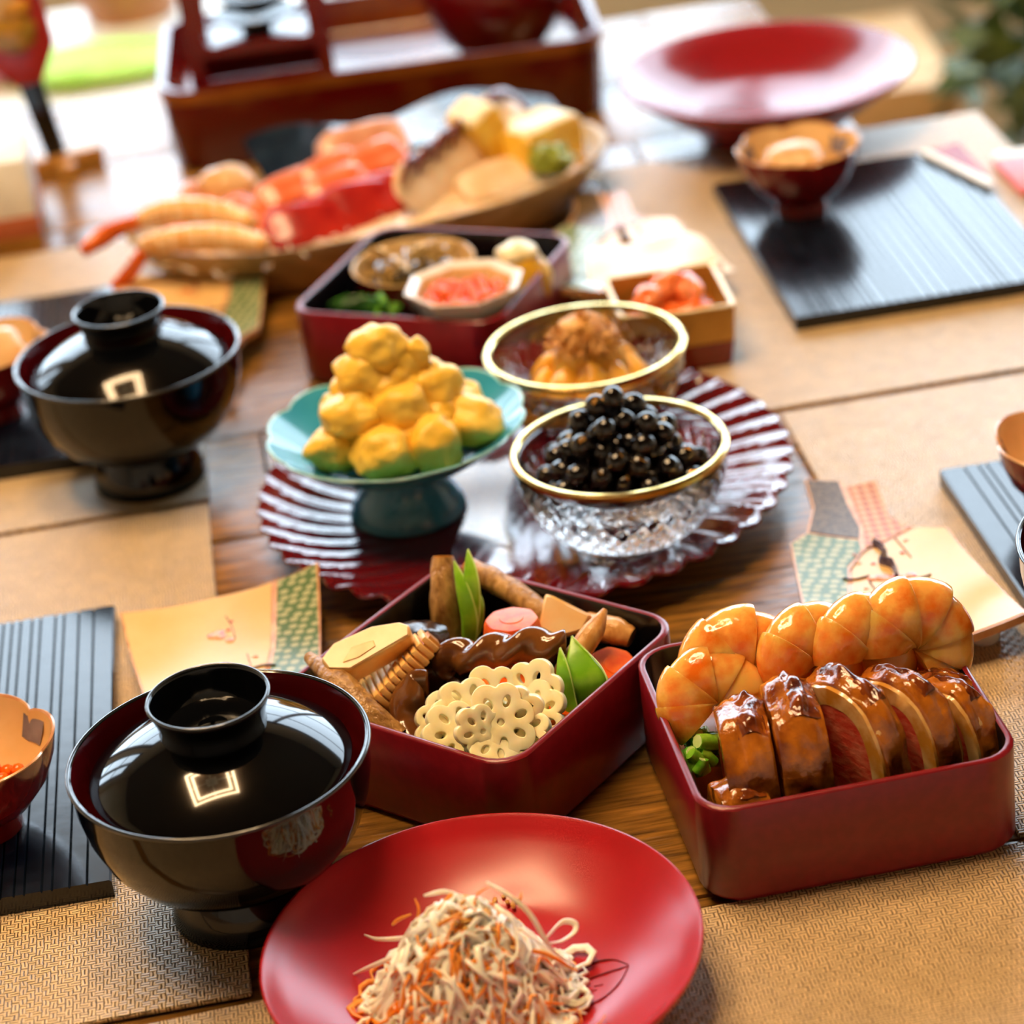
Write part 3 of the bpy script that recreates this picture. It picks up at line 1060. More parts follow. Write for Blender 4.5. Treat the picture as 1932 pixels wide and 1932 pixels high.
# the folded paper on the rear right dish
pp = [at(1110, 470, .02), at(1300, 425, .03), at(1385, 492, .024), at(1110, 545, .02)]
fold = [[(a.x, a.y, .0185), (b.x, b.y, .0195), (c.x, c.y, .0185), (d_.x, d_.y, .0185)] for a, b, c, d_ in [pp]][0]
V = []
nn = 10
for i in range(nn + 1):
    for j in range(nn + 1):
        s_, t_ = i / nn, j / nn
        p = Vector(fold[0]) * (1 - s_) * (1 - t_) + Vector(fold[1]) * s_ * (1 - t_) + Vector(fold[2]) * s_ * t_ + Vector(fold[3]) * (1 - s_) * t_
        p.z += .0035 * math.sin(s_ * 7 + t_ * 2) * math.sin(t_ * 5) + .010 * max(0, s_ - .55) * (1 - t_) + .001
        V.append(p)
Fq = [[i * (nn + 1) + j, (i + 1) * (nn + 1) + j, (i + 1) * (nn + 1) + j + 1, i * (nn + 1) + j + 1] for i in range(nn) for j in range(nn)]
c0 = sum(V, Vector()) / len(V)
n0 = len(V)
V2 = [v - c0 for v in V] + [v - c0 + Vector((0, 0, .0006)) for v in V]
rim = [j for j in range(nn + 1)] + [i * (nn + 1) + nn for i in range(1, nn + 1)] + [nn * (nn + 1) + j for j in range(nn - 1, -1, -1)] + [i * (nn + 1) for i in range(nn - 1, 0, -1)]
F2 = [f[::-1] for f in Fq] + [[k + n0 for k in f] for f in Fq] + [[rim[i], rim[(i + 1) % len(rim)], rim[(i + 1) % len(rim)] + n0, rim[i] + n0] for i in range(len(rim))]
tag(mk('folded_paper', (V2, F2), 'paper', None, c0), 'crumpled white paper sheet lying on the rear right kimono dish', 'paper')

# ------------------------------------------------------------------ chestnut mash in the teal dish
def cfloor(q):
    return .0300 + (.004 if q > .024 else 0) * min((q - .024) / .014, 1) + max(0, q - .038) * .5


rng = random.Random(21)
lumps = [(-.030, -.014, .046, .0165, .0115, .0120, .5), (-.006, -.030, .0465, .0155, .0135, .0140, .1), (.019, -.025, .0470, .0145, .0135, .0140, .9), (.037, -.007, .0485, .0170, .0130, .0120, -.35),
         (.030, .016, .0480, .0150, .0130, .0130, .5), (.004, .028, .0480, .0160, .0130, .0130, 0), (-.023, .018, .0470, .0150, .0130, .0130, -.4), (-.020, -.013, .0640, .0155, .0135, .0130, .2),
         (.004, -.014, .0655, .0145, .0125, .0135, -.3), (.022, .000, .0690, .0135, .0130, .0140, .4), (.008, .015, .0690, .0150, .0130, .0130, 0), (-.013, .009, .0705, .0150, .0130, .0130, .7),
         (-.013, -.004, .0835, .0135, .0120, .0120, .1), (.007, .003, .0850, .0120, .0115, .0120, .2), (-.004, .000, .0985, .0142, .0125, .0115, -.1), (.0155, .000, .0905, .0062, .006, .0090, 0)]
where = ['at the left of the heap', 'low at the front left', 'low at the front middle', 'long one at the right front', 'at the back right', 'at the back of the heap', 'at the back left', 'on the second tier at left',
         'on the second tier at front', 'on the second tier at right', 'inside the second tier at back', 'at the back left second tier', 'on the third tier at left', 'on the third tier at right', 'topmost of the heap', 'small upright bit near the top']
for i, (x, y, z, a, b, c, r) in enumerate(lumps):
    o = mk('candied_chestnut', blob(a * 1.04, b * 1.04, c * 1.04, i + 3, .24, 1.25, 4), 'yellow', None, CP + Vector((x, y, .0475 + (z - .046) * .86)), (.15 * math.sin(i), .2 * math.cos(i * 2), r))
    tag(o, 'yellow paste-coated chestnut lump, ' + where[i], 'chestnut', 'candied chestnuts on the teal dish')
bm = bmesh.new()
for i, (x, y, z, s) in enumerate(((0, -.004, .050, .028), (0, -.002, .063, .0205), (-.002, -.002, .074, .0145), (-.012, -.022, .046, .013), (.012, -.020, .052, .012), (-.024, -.004, .050, .012), (.022, -.008, .054, .012))):
    bb = blob(s, s, min(s * .9, (z - .0335) * .86), i + 40, .16, 1.6, 4)
    nb = [bm.verts.new(v + Vector((x, y, z))) for v in bb[0]]
    for f in bb[1]:
        bm.faces.new([nb[k] for k in f])
o = mk('sweet_potato_paste', grab(bm), 'paste', None, CP)
tag(o, 'smooth yellow sweet potato paste filling between the chestnut lumps', 'paste')

# ------------------------------------------------------------------ black beans
bean = None
bp = pile(170, .0057, .0395, fl1, lambda q: .0290 + .0590 * max(0, 1 - (q / .050) ** 1.15), 9, 80)
rng = random.Random(4)
for (x, y, z) in bp:
    if bean is None:
        o = mk('black_soybean', blob(.0066, .0058, .0056, 2, .05, 1, 3), 'bean', None, G1 + Vector((x, y, z)), rnd_rot(rng))
        bean = o.data
    else:
        o = mk('black_soybean', None, None, None, G1 + Vector((x, y, z)), rnd_rot(rng), mesh=bean)
    tag(o, 'glossy black soybean in the gold-rimmed glass bowl', 'bean', 'black soybeans in the glass bowl')
fk = None
top = sorted(bp, key=lambda p: -(p[2] + .3 * math.hypot(p[0], p[1]) - .25 * p[1]))
for (x, y, z) in rng.sample(top[:95], 26):
    ln = Vector((x, y - .02, .03)).normalized()
    p = G1 + Vector((x, y, z)) + Vector((rng.uniform(-.3, .3), -.55, .75)).normalized() * .0064
    if fk is None:
        o = mk('gold_leaf_flake', prism([(-.0024, -.0009), (.0020, -.0011), (.0026, .0007), (-.0018, .0011)], 0, .0003), 'gold', None, p, (rad(40), 0, rng.random() * 3))
        fk = o.data
    else:
        o = mk('gold_leaf_flake', None, None, None, p, (rad(25 + 40 * rng.random()), rng.uniform(-.4, .4), rng.random() * 3), mesh=fk)
    tag(o, 'tiny flake of gold leaf sprinkled on the black beans', 'gold leaf', 'gold leaf on the black beans')

# ------------------------------------------------------------------ herring roe with bonito
rp = [(-.029, -.010, .026, .9, .15), (-.016, -.021, .030, .8, .6), (.002, -.026, .030, .75, 1.4), (.017, -.020, .031, .85, 2.1), (.029, -.006, .028, .8, 2.9), (.022, .016, .032, .8, 3.7), (0, .022, .034, .8, 4.6), (-.022, .014, .032, .8, 5.4),
      (-.008, -.006, .045, .9, .8), (.012, -.004, .045, .9, 2.3), (.002, .006, .048, .9, 4.2)]
wl = ['at the far left', 'at the front left', 'at the front middle', 'at the front right', 'at the far right', 'at the back right', 'at the back', 'at the back left', 'upper left under the flakes', 'upper right under the flakes', 'upper back under the flakes']
for i, (x, y, z, tl, az) in enumerate(rp):
    o = mk('herring_roe_piece', blob(.0100, .0075, .0185, i + 60, .16, 1.4, 3), 'roe_piece', None, G2 + Vector((x * .86, y * .86, z)), (tl * .55 * (1 if y < 0 else -1) * -1, .5 * (-x / .03), 0))
    tag(o, 'amber herring roe piece heaped in the glass bowl, ' + wl[i], 'roe', 'herring roe pieces in the glass bowl')
rng = random.Random(8)
vf = []
for i in range(420):
    a, q = rng.random() * 6.28, math.sqrt(rng.random()) * .020
    c = Vector((q * math.cos(a), q * math.sin(a) - .002, .071 - q * .85 + rng.uniform(-.003, .003)))
    d_ = Vector((rng.gauss(0, 1), rng.gauss(0, 1), rng.gauss(0, .7))).normalized() * rng.uniform(.002, .0045)
    n_ = d_.cross(Vector((rng.gauss(0, 1), rng.gauss(0, 1), rng.gauss(0, 1)))).normalized() * .0007
    vf.append(([c - d_ - n_, c - d_ * .2 + n_ * 1.6 + Vector((0, 0, .0006)), c + d_ + n_, c + d_ * .3 - n_ * 1.4], [[0, 1, 2], [0, 2, 3]]))
vf.append(xf(blob(.0125, .012, .0100, 77, .25, 1.6, 4), T(0, -.001, .060)))
o = mk('bonito_flakes', join(*vf), 'flake', None, G2)
tag(o, 'brown bonito shavings sprinkled on the herring roe', 'fish flakes', kind='stuff')

# ------------------------------------------------------------------ shredded salad on the red plate
sal = thing('shredded_salad', 'tangled heap of white radish and orange carrot shreds on the red plate', 'salad', PL + Vector((-.006, -.0085, 0)))
rng = random.Random(31)
HM, RM = .043, .0360


def hz(q):
    return .008 + HM * max(0.0, 1 - (q / RM) ** 1.6) ** .95


def strand(rng, w):
    a, q = rng.random() * 6.28, math.sqrt(rng.random()) * RM * .96
    x, y = q * math.cos(a), q * math.sin(a)
    hd = rng.random() * 6.28
    curl = rng.uniform(-1, 1) * 170
    lift = rng.uniform(-.0035, .0022)
    ln = rng.uniform(.022, .05)
    st = ln / 9
    pts = []
    for k in range(10):
        r_ = math.hypot(x, y)
        zz = hz(min(r_, RM)) + lift + .0034 * math.sin(k * 1.1 + lift * 4000)
        pts.append((x, y, max(zz, pz(r_) + .0018)))
        x += st * math.cos(hd)
        y += st * math.sin(hd)
        if math.hypot(x, y) > RM * 1.05:
            hd += .7 if curl > 0 else -.7
        hd += curl * st + rng.gauss(0, .32)
    return tube(pts, [w * .6, w, w, w * .95, w * .5], 6, rng.uniform(.3, .55), twist=rng.uniform(-2, 2))


vd = [strand(rng, rng.uniform(.0011, .0022)) for _ in range(270)]
vc = [strand(rng, rng.uniform(.0008, .0014)) for _ in range(115)]


def px_strand(pts, w, fl=.5):
    q = []
    for (px, py, z) in pts:
        p = at(px, py, z + MT) - sal.location
        q.append((p.x, p.y, p.z))
    return tube(spline(q, 6), w, 6, fl)


for pts, w in ((((918, 1665, .060), (960, 1690, .057), (1000, 1725, .05), (1040, 1790, .036), (1084, 1822, .016)), .0013),
               (((830, 1752, .03), (775, 1768, .026), (715, 1772, .02), (688, 1764, .018)), .0012),
               (((760, 1798, .028), (720, 1815, .02), (690, 1828, .014), (664, 1840, .010)), .0009),
               (((1030, 1770, .032), (1060, 1740, .030), (1084, 1742, .028), (1084, 1758, .026), (1060, 1775, .026), (1030, 1780, .030)), .0012),
               (((930, 1740, .046), (915, 1800, .04), (945, 1820, .036), (975, 1800, .038), (970, 1745, .044), (945, 1720, .048)), .0012),
               (((980, 1770, .036), (1010, 1850, .024), (1030, 1890, .016)), .0011), (((800, 1690, .05), (840, 1682, .052), (870, 1690, .054)), .0011),
               (((1010, 1800, .03), (1060, 1850, .016), (1075, 1870, .012)), .0010), (((760, 1820, .026), (720, 1880, .016), (690, 1900, .012)), .0014),
               (((1020, 1830, .026), (1045, 1870, .018), (1020, 1915, .012)), .0014)):
    vd.append(px_strand(pts, [w * .5, w, w, w * .8, w * .4]))
for pts, w in ((((880, 1830, .04), (890, 1740, .048), (900, 1690, .054), (925, 1672, .058)), .0010), (((960, 1790, .036), (1030, 1800, .03), (1088, 1833, .018)), .0010),
               (((778, 1760, .03), (790, 1720, .044), (783, 1695, .048)), .0008), (((955, 1880, .03), (952, 1830, .036), (945, 1790, .04)), .0010), (((982, 1700, .052), (984, 1682, .054)), .0009),
               (((1000, 1890, .02), (1040, 1893, .018), (1064, 1894, .014)), .0009), (((740, 1745, .03), (752, 1735, .034), (775, 1725, .04)), .0007)):
    vc.append(px_strand(pts, [w * .6, w, w, w * .8, w * .4]))
core = lathe([(.001, .010)] + [(q, max(hz(q) - .006, .0095)) for q in (.029, .026, .023, .019, .015, .010, .001)], 40)
mk('radish_shreds', join(*vd), 'daikon', sal, sharp=180)['kind'] = 'stuff'
mk('carrot_shreds', join(*vc), 'carrotshred', sal, sharp=180)['kind'] = 'stuff'
mk('packed_shreds', xf(core, T(0, 0, 0)), 'daikon', sal)
seed = blob(.0017, .0010, .0007, 1, .05, 1, 2)
sm = None
for i in range(46):
    if i < 34:
        px, py = min(max(rng.gauss(905, 36), 835), 975), rng.gauss(1712, 12)
    else:
        px, py = rng.uniform(820, 985), rng.uniform(1710, 1800)
    zz = .055 if i < 34 else .040
    for _ in range(5):
        p = at(px, py, zz + MT) - sal.location
        zz = hz(math.hypot(p.x, p.y)) + .0030
    o = mk('sesame_seed', seed if sm is None else None, 'sesame', sal, (p.x, p.y, zz), (rng.uniform(-.6, .6), rng.uniform(-.6, .6), rng.random() * 6), mesh=sm)
    sm = o.data

# ------------------------------------------------------------------ simmered vegetables, middle box
VG = 'simmered vegetables in the middle box'


def stick(name, label, pts, radii, mat, cat, n=14, flat=1.0, cutmat=None, noise_amp=.12, seed=0):
    pts = [at(*p) for p in pts]
    c = pts[-1]
    sh = lambda a, t: 1 + noise_amp * noise.noise(Vector((math.cos(a) * 1.3, math.sin(a) * 1.3, t * 6 + seed * 5)))
    path = spline([p - c for p in pts], 8)
    t = thing(name, label, cat, c, (0, 0, 0), VG)
    mk('stick_body', tube(path, radii, n, flat, True, 0, sh), mat, t, sharp=60)
    if cutmat:
        d_ = (path[0] - path[1]).normalized()
        rr = radii[0] if isinstance(radii, list) else radii
        mk('cut_end', tube([path[0] - d_ * .0004, path[0] + d_ * .0007], rr * .93, n, flat), cutmat, t)
    return t


stick('burdock_stick', 'upright brown burdock stick at the back corner beside the snow pea pods', [(836, 1052, .060), (838, 1120, .046), (846, 1225, .020)], [.0050, .0064, .0070, .0070], 'burdock', 'burdock', cutmat='burdock_cut', seed=1)
stick('burdock_stick', 'burdock stick lying along the far rim behind the carrot', [(885, 1072, .046), (955, 1108, .043), (1040, 1166, .037)], [.0050, .0058, .0054, .0048], 'burdock', 'burdock', cutmat='burdock_cut', seed=2)
stick('burdock_stick', 'pointed burdock stick at the left corner near the front lidded bowl', [(584, 1240, .050), (640, 1290, .047), (690, 1345, .040), (750, 1395, .030)], [.0026, .0064, .0068, .0060], 'burdock', 'burdock', cutmat='burdock_cut', seed=3)
stick('burdock_stick', 'peeled pale burdock stick leaning beside the large snow pea leaf', [(1142, 1150, .058), (1120, 1190, .052), (1075, 1260, .040), (1040, 1335, .026)], [.0012, .0048, .0058, .0056], 'burdock_pale', 'burdock', seed=4)
# bamboo shoot: smooth wedge
def wedge(name, label, face, thick, matside, matface, cat, z_off=None, bev=.0012):
    """block under a tilted flat face; face is a list of (px, py, z), thick its depth"""
    P = [at(*p) for p in face]
    c = sum(P, Vector()) / len(P)
    n_ = (P[1] - P[0]).cross(P[2] - P[0]).normalized()
    if n_.z < 0:
        n_ = -n_
    e = (P[1] - P[0]).normalized()
    f = n_.cross(e)
    R3 = Matrix((e, f, n_)).transposed()
    loc = [R3.inverted() @ (p - c) for p in P]
    t = thing(name, label, cat, c, R3.to_euler(), VG)
    poly = [(v.x, v.y) for v in loc]
    mk('block', prism(poly, -thick, -.0004, bev), matside, t, sharp=50)
    mk('cut_face', prism(shrink(poly, .0008), -.0008, .0002, .0003, 1), matface, t)
    return t, poly


w, poly = wedge('bamboo_shoot_piece', 'thick smooth wedge of bamboo shoot lying uppermost at the left', [(604, 1243, .056), (628, 1212, .060), (700, 1180, .064), (752, 1169, .066), (772, 1178, .064), (775, 1202, .060), (735, 1222, .058), (660, 1262, .054), (618, 1262, .054)], .0125, 'bamboo', 'bambooface', 'bamboo')
hp = [w.rotation_euler.to_matrix().inverted() @ (at(px, py, .0605) - w.location) for px, py in ((640, 1238), (662, 1217), (705, 1208), (707, 1216), (672, 1231))]
mk('hollow', prism([(v.x, v.y) for v in hp], .00005, .0007, .0003, 1), 'bamboo', [q for q in w.children if q.name.startswith('cut_face')][0])
# comb-like bamboo piece: ridge with teeth
P0, P1 = at(690, 1335, .030), at(815, 1200, .055)
ax = (P1 - P0)
L_ = ax.length
ax.normalize()
upv = Vector((-.25, -.35, .9))
sd = ax.cross(upv).normalized()
upv = sd.cross(ax)
R3 = Matrix((ax, sd, upv)).transposed()
bt = thing('bamboo_shoot_piece', 'comb-like bamboo shoot piece with slotted chambers under the smooth wedge', 'bamboo', P0, R3.to_euler(), VG)
body = []
for k in range(13):
    t = k / 12
    hw = .0145 * (1 - .75 * t ** 2.2)
    body.append([(L_ * t, -hw, -.004), (L_ * t, hw, -.004), (L_ * t, hw * .9, .002), (L_ * t, -hw * .9, .002)])
mk('block', loft(body), 'bamboodark', bt, sharp=50)
tooth = []
for k in range(12):
    t = (k + .25) / 12.4
    hw = .0152 * (1 - .75 * t ** 2.2)
    x = L_ * t
    tooth.append(box(x, -hw, -.0045, x + .0026, hw, .0058 * (1 - .3 * t), .0006))
m0 = None
for k, tv in enumerate(tooth):
    mk('ridge', tv, 'bamboo', bt, sharp=50)
w2, _ = wedge('bamboo_shoot_piece', 'triangular bamboo shoot slice standing at the right corner behind pale burdock', [(1024, 1117, .058), (1040, 1122, .057), (1112, 1158, .050), (1100, 1190, .042), (1060, 1205, .036), (1020, 1192, .037)], .006, 'bamboo', 'bambooface', 'bamboo')
stick('bamboo_shoot_piece', 'brown-edged bamboo shoot end lying against the right wall', [(1192, 1203, .036), (1160, 1190, .038), (1110, 1180, .036)], [.0045, .0062, .006], 'burdock_pale', 'bamboo', seed=7)


# carrots
def carrot(label, px, py, z, r, h, rx, ry, seed):
    p = at(px, py, z)
    t = thing('carrot_slice', label, 'carrot', p, (rx, ry, seed), VG)
    def oct_(a, r_, z_):
        s = math.cos(((a + .3) % (PI / 4)) - PI / 8)
        return r_ * (math.cos(PI / 8) / s * .75 + .25), z_
    sb_ = mk('slice_body', lathe([(.0004, -h), (r * .98, -h), (r * 1.08, -h + .0012), (r * 1.03, -h * .4), (r * .96, -.0014), (r * .90, 0), (r * .5, .0004), (.0004, .0004)], 48, oct_), 'carrot', t, sharp=35)
    mk('core', lathe([(r * .42, .00035), (r * .40, .0007), (.0004, .0008)], 24), 'carrot', sb_)


carrot('thick upright carrot chunk at the back beside the snow peas', 965, 1168, .052, .0128, .019, -.05, .03, .2)
carrot('carrot slice leaning against the right corner wall', 1160, 1256, .037, .0120, .010, .42, .10, .5)
carrot('carrot slice half covered by the lotus root', 953, 1282, .042, .0130, .012, .30, -.05, .9)
carrot('carrot slice peeping out at the front rim beside the lotus root', 1066, 1336, .030, .0090, .010, .3, .3, 1.3)


# konjac twist
def konjac(label, pts, radii, tw, seed):
    pts = [at(*p) for p in pts]
    c = pts[-1]
    o = mk('konjac_twist', tube(spline([p - c for p in pts], 9), radii, 28, .9, True, 0, lambda a, t: 1 + .22 * math.cos(2 * a + tw * 2.3 * t) + .06 * noise.noise(Vector((math.cos(a), math.sin(a), t * 7 + seed)))), 'konjac', None, c, sharp=180)
    tag(o, label, 'konjac', VG)


konjac('glossy brown twisted konjac rope across the middle', [(1065, 1212, .051), (1030, 1215, .052), (985, 1222, .051), (940, 1228, .050), (900, 1240, .048), (866, 1238, .047), (842, 1250, .042), (850, 1275, .034)], [.0050, .0068, .0076, .0074, .0072, .0072, .0070, .0062], 11, 3)
konjac('glossy brown konjac strip bending down left of the lotus root', [(808, 1288, .044), (782, 1290, .044), (770, 1318, .040), (772, 1360, .032), (785, 1398, .026)], [.0050, .0070, .0072, .0068, .0066], 3.0, 8)
for px, py, z, lb in ((815, 1262, .036, 'dark shiitake between bamboo comb and konjac rope'), (795, 1213, .040, 'dark shiitake under the upright burdock stick'), (880, 1298, .030, 'dark shiitake behind the lotus root'), (1010, 1235, .026, 'dark shiitake below the konjac rope')):
    o = mk('shiitake', blob(.0135, .0125, .0095, int(px), .25, 1.4, 3), 'konjacdark', None, at(px, py, z))
    tag(o, lb, 'mushroom', VG)


# snow peas: thin pods with pointed tips
def pod(label, pts, wid, tri=False, face=None, cat='snow pea'):
    pts = [at(*p) for p in pts]
    c = pts[-1]
    path = spline([p - c for p in pts], 8)
    m = len(path)
    t = thing('snow_pea_pod', label, cat, c, (0, 0, 0), VG)
    up = Vector(face) if face else Vector((1, -.2, 0))
    rr = [max(.0002, wid * math.sin(PI * min(1, (i / (m - 1)) * .80 + .0)) ** .8) if not tri else max(.0002, wid * min(1.05 * (i / (m - 1)) / .72, 1)) for i in range(m)]
    ps = mk('pod_side', tube(path, rr, 12, .16, True, 0, None, up), 'pea', t, sharp=180)
    ed = []
    for i, p in enumerate(path):
        tt = (path[min(i + 1, m - 1)] - path[max(i - 1, 0)]).normalized()
        w_ = (up - tt * up.dot(tt)).normalized()
        ed.append(p + w_ * rr[i] * .99)
    mk('pod_seam', tube(ed, .0004, 5), 'peain', ps)


pod('narrow snow pea pod standing upright, left one by the burdock stick', [(856, 1058, .066), (872, 1110, .056), (886, 1170, .042), (886, 1216, .030)], .0036)
pod('tall pointed snow pea pod standing beside the back carrot', [(882, 1036, .070), (888, 1090, .060), (888, 1150, .046), (884, 1214, .030)], .0042)
pod('curved snow pea pod against the left of the back carrot', [(897, 1110, .052), (902, 1140, .046), (896, 1180, .036), (888, 1205, .030)], .0030)
pod('slim cut snow pea pod at the front of the pale burdock', [(1056, 1222, .056), (1062, 1270, .048), (1070, 1320, .036), (1082, 1348, .030)], .0040, face=(1, -.4, .2))
pod('broad bright green snow pea leaf standing at the right front', [(1078, 1200, .056), (1090, 1240, .050), (1102, 1285, .042), (1104, 1335, .030)], .0105, True, face=(1, -.5, -.35))


# lotus root slices with scalloped outline and holes
def lotus(label, px, py, z, r, tilt, az, seed, th=.0046):
    rg = random.Random(seed)
    nb = 7
    r *= 1.06
    p = at(px, py, z)
    t = thing('lotus_root_slice', label, 'lotus root', p, (tilt + rg.uniform(-.1, .1), rg.uniform(-.28, .28), az), VG)
    bm = bmesh.new()
    N = 96
    outer = []
    for i in range(N):
        a = 2 * PI * i / N
        ph = (a * nb / (2 * PI)) % 1
        rr = r * (.78 + .22 * abs(math.sin(PI * ph)) ** .55) * (1 + .09 * math.sin(a * 2 + seed * 1.7))
        outer.append((rr * math.cos(a), rr * math.sin(a)))
    holes = []
    for k in range(nb):
        a = 2 * PI * (k + .5) / nb
        hc = r * .56
        ring = []
        for i in range(16):
            b = 2 * PI * i / 16
            u, v = r * .165 * math.cos(b), r * .100 * math.sin(b)
            ring.append((hc * math.cos(a) + u * math.cos(a) - v * math.sin(a), hc * math.sin(a) + u * math.sin(a) + v * math.cos(a)))
        holes.append(ring)
    holes.append([(r * .10 * math.cos(2 * PI * i / 10), r * .10 * math.sin(2 * PI * i / 10)) for i in range(10)])
    es = []
    for lp_ in [outer] + holes:
        vs = [bm.verts.new((q[0], q[1], 0)) for q in lp_]
        es += [bm.edges.new((vs[i], vs[(i + 1) % len(vs)])) for i in range(len(vs))]
    bmesh.ops.triangle_fill(bm, use_beauty=True, use_dissolve=False, edges=es)
    # drop faces that fell into holes
    kill = []
    for f in bm.faces:
        c = f.calc_center_median()
        for h in holes:
            hx, hy = sum(q[0] for q in h) / len(h), sum(q[1] for q in h) / len(h)
            if all(any(abs(v.co.x - q[0]) + abs(v.co.y - q[1]) < 1e-7 for q in h) for v in f.verts):
                kill.append(f)
                break
    bmesh.ops.delete(bm, geom=kill, context='FACES')
    ext = bmesh.ops.extrude_face_region(bm, geom=bm.faces[:])
    for v in ext['geom']:
        if isinstance(v, bmesh.types.BMVert):
            v.co.z += th
    bmesh.ops.recalc_face_normals(bm, faces=bm.faces)
    se = [e for e in bm.edges if e.calc_face_angle(0) > 1.0]
    bmesh.ops.bevel(bm, geom=se, offset=.0005, segments=2, profile=.5, affect='EDGES', clamp_overlap=True)
    mk('slice_body', grab(bm), 'lotus', t, sharp=60)


lo = [('lotus root slice standing at the back left of the cluster with a dark seed hole', 884, 1345, .042, .0150, 1.0, .25, 1), ('lotus root slice at the back middle touching the carrot', 935, 1325, .042, .0145, .9, -.1, 2),
      ('lotus root slice at the back right with one large open hole', 1008, 1312, .044, .0140, 1.1, -.45, 3), ('lotus root slice at the far left of the cluster', 836, 1366, .037, .0130, .95, .5, 4),
      ('lotus root slice at the front left rim', 862, 1386, .038, .0140, .8, .3, 5), ('lotus root slice in the middle lying over the others', 944, 1364, .046, .0150, .86, -.05, 6),
      ('lotus root slice at the right beside the snow pea leaf', 1016, 1352, .038, .0135, .9, -.35, 7), ('lotus root slice at the very front, low in the corner', 934, 1398, .040, .0130, .65, .05, 8),
      ('lotus root slice squeezed between the middle one and the right ones', 972, 1340, .047, .0115, 1.25, -.2, 12), ('lotus root slice squeezed between the left ones', 905, 1380, .045, .0110, 1.15, .35, 13),
      ('lotus root slice at the front right rim', 985, 1384, .039, .0130, .75, -.35, 9)]
for a in lo:
    lotus(*a)
for px, py, z, lb in ((884, 1347, .0468, 'x'),):
    sd_ = mk('dark_seed', blob(.0026, .0022, .003, 3, .2), 'seed', None, at(884, 1346, .0475))
    tag(sd_, 'small dark seed sitting in a hole of the back left lotus slice', 'seed')

# ------------------------------------------------------------------ shrimp
SG = 'curled shrimp in the right box'


def shrimp(label, px, py, z, size, lean, az, roll, seed):
    p = at(px, py, z)
    t = thing('shrimp', label, 'shrimp', p, (lean, roll, az), SG)
    nseg = 6
    Rm = .0120 * size
    a0, a1 = rad(212), rad(-38)
    rg = random.Random(seed)

    def cen(a):
        return Vector((Rm * math.cos(a), 0, Rm * math.sin(a)))
    for s in range(nseg):
        b0 = a0 + (a1 - a0) * s / nseg
        b1 = a0 + (a1 - a0) * (s + 1.16) / nseg
        m = 12
        path, rr = [], []
        for k in range(m):
            q = k / (m - 1)
            a = b0 + (b1 - b0) * q
            g = (s + q) / nseg
            base = (.0158 - .0040 * g) * size * (1 - .25 * (1 - g) ** 6)
            # every shell starts tucked under the one before and flares at its hind edge
            path.append(cen(a))
            rr.append(base * (.90 + .115 * q ** 1.25 + .02 * math.sin(q * PI) - (.018 if k == m - 1 else 0)))
        v = tube(path, rr, 26, .72, True, 0, lambda a, tt: 1 + .04 * noise.noise(Vector((math.cos(a) * 2, math.sin(a) * 2, s + tt + seed))) - .10 * max(0, math.cos(a - PI)) ** 2, (math.cos(a0), 0, math.sin(a0)))
        mk('shell_segment', v, 'shrimp', t, sharp=70)
    # tail fan tucked at the end
    e = cen(a1)
    td = Vector((math.sin(a1), 0, -math.cos(a1)))
    for k, sp in enumerate((-.6, 0, .6)):
        d_ = (td + Vector((0, sp, 0))).normalized()
        mk('tail_fin', tube([e, e + d_ * .006 * size, e + d_ * .013 * size], [.003 * size, .0042 * size, .001 * size], 8, .3), 'shrimpband', t)


shrimp('curled orange shrimp at the near left, lowest of the row', 1352, 1328, .047, .98, -.55, .15, -.15, 1)
shrimp('curled orange shrimp second from the left, leaning behind the lowest one', 1408, 1280, .050, 1.20, -.5, .10, .12, 2)
shrimp('curled orange shrimp in the middle of the row', 1532, 1258, .053, 1.06, -.42, .25, .60, 3)
shrimp('narrow curled orange shrimp second from the right', 1632, 1240, .055, 1.06, -.42, .20, .70, 4)
shrimp('large curled orange shrimp at the right end, tallest of the row', 1722, 1222, .055, 1.17, -.40, .05, .60, 5)

# ------------------------------------------------------------------ duck
def arch(s, ins):
    """cross-section of the duck breast, s from the back foot over the top to the front foot"""
    a = PI * s
    W_, H_ = .0265 - ins, .058 - ins
    c, sn = math.cos(a), math.sin(a)
    u = W_ * (abs(c) ** .75) * (1 if c > 0 else -1)
    w = H_ * max(sn, 0) ** .62
    return u, w


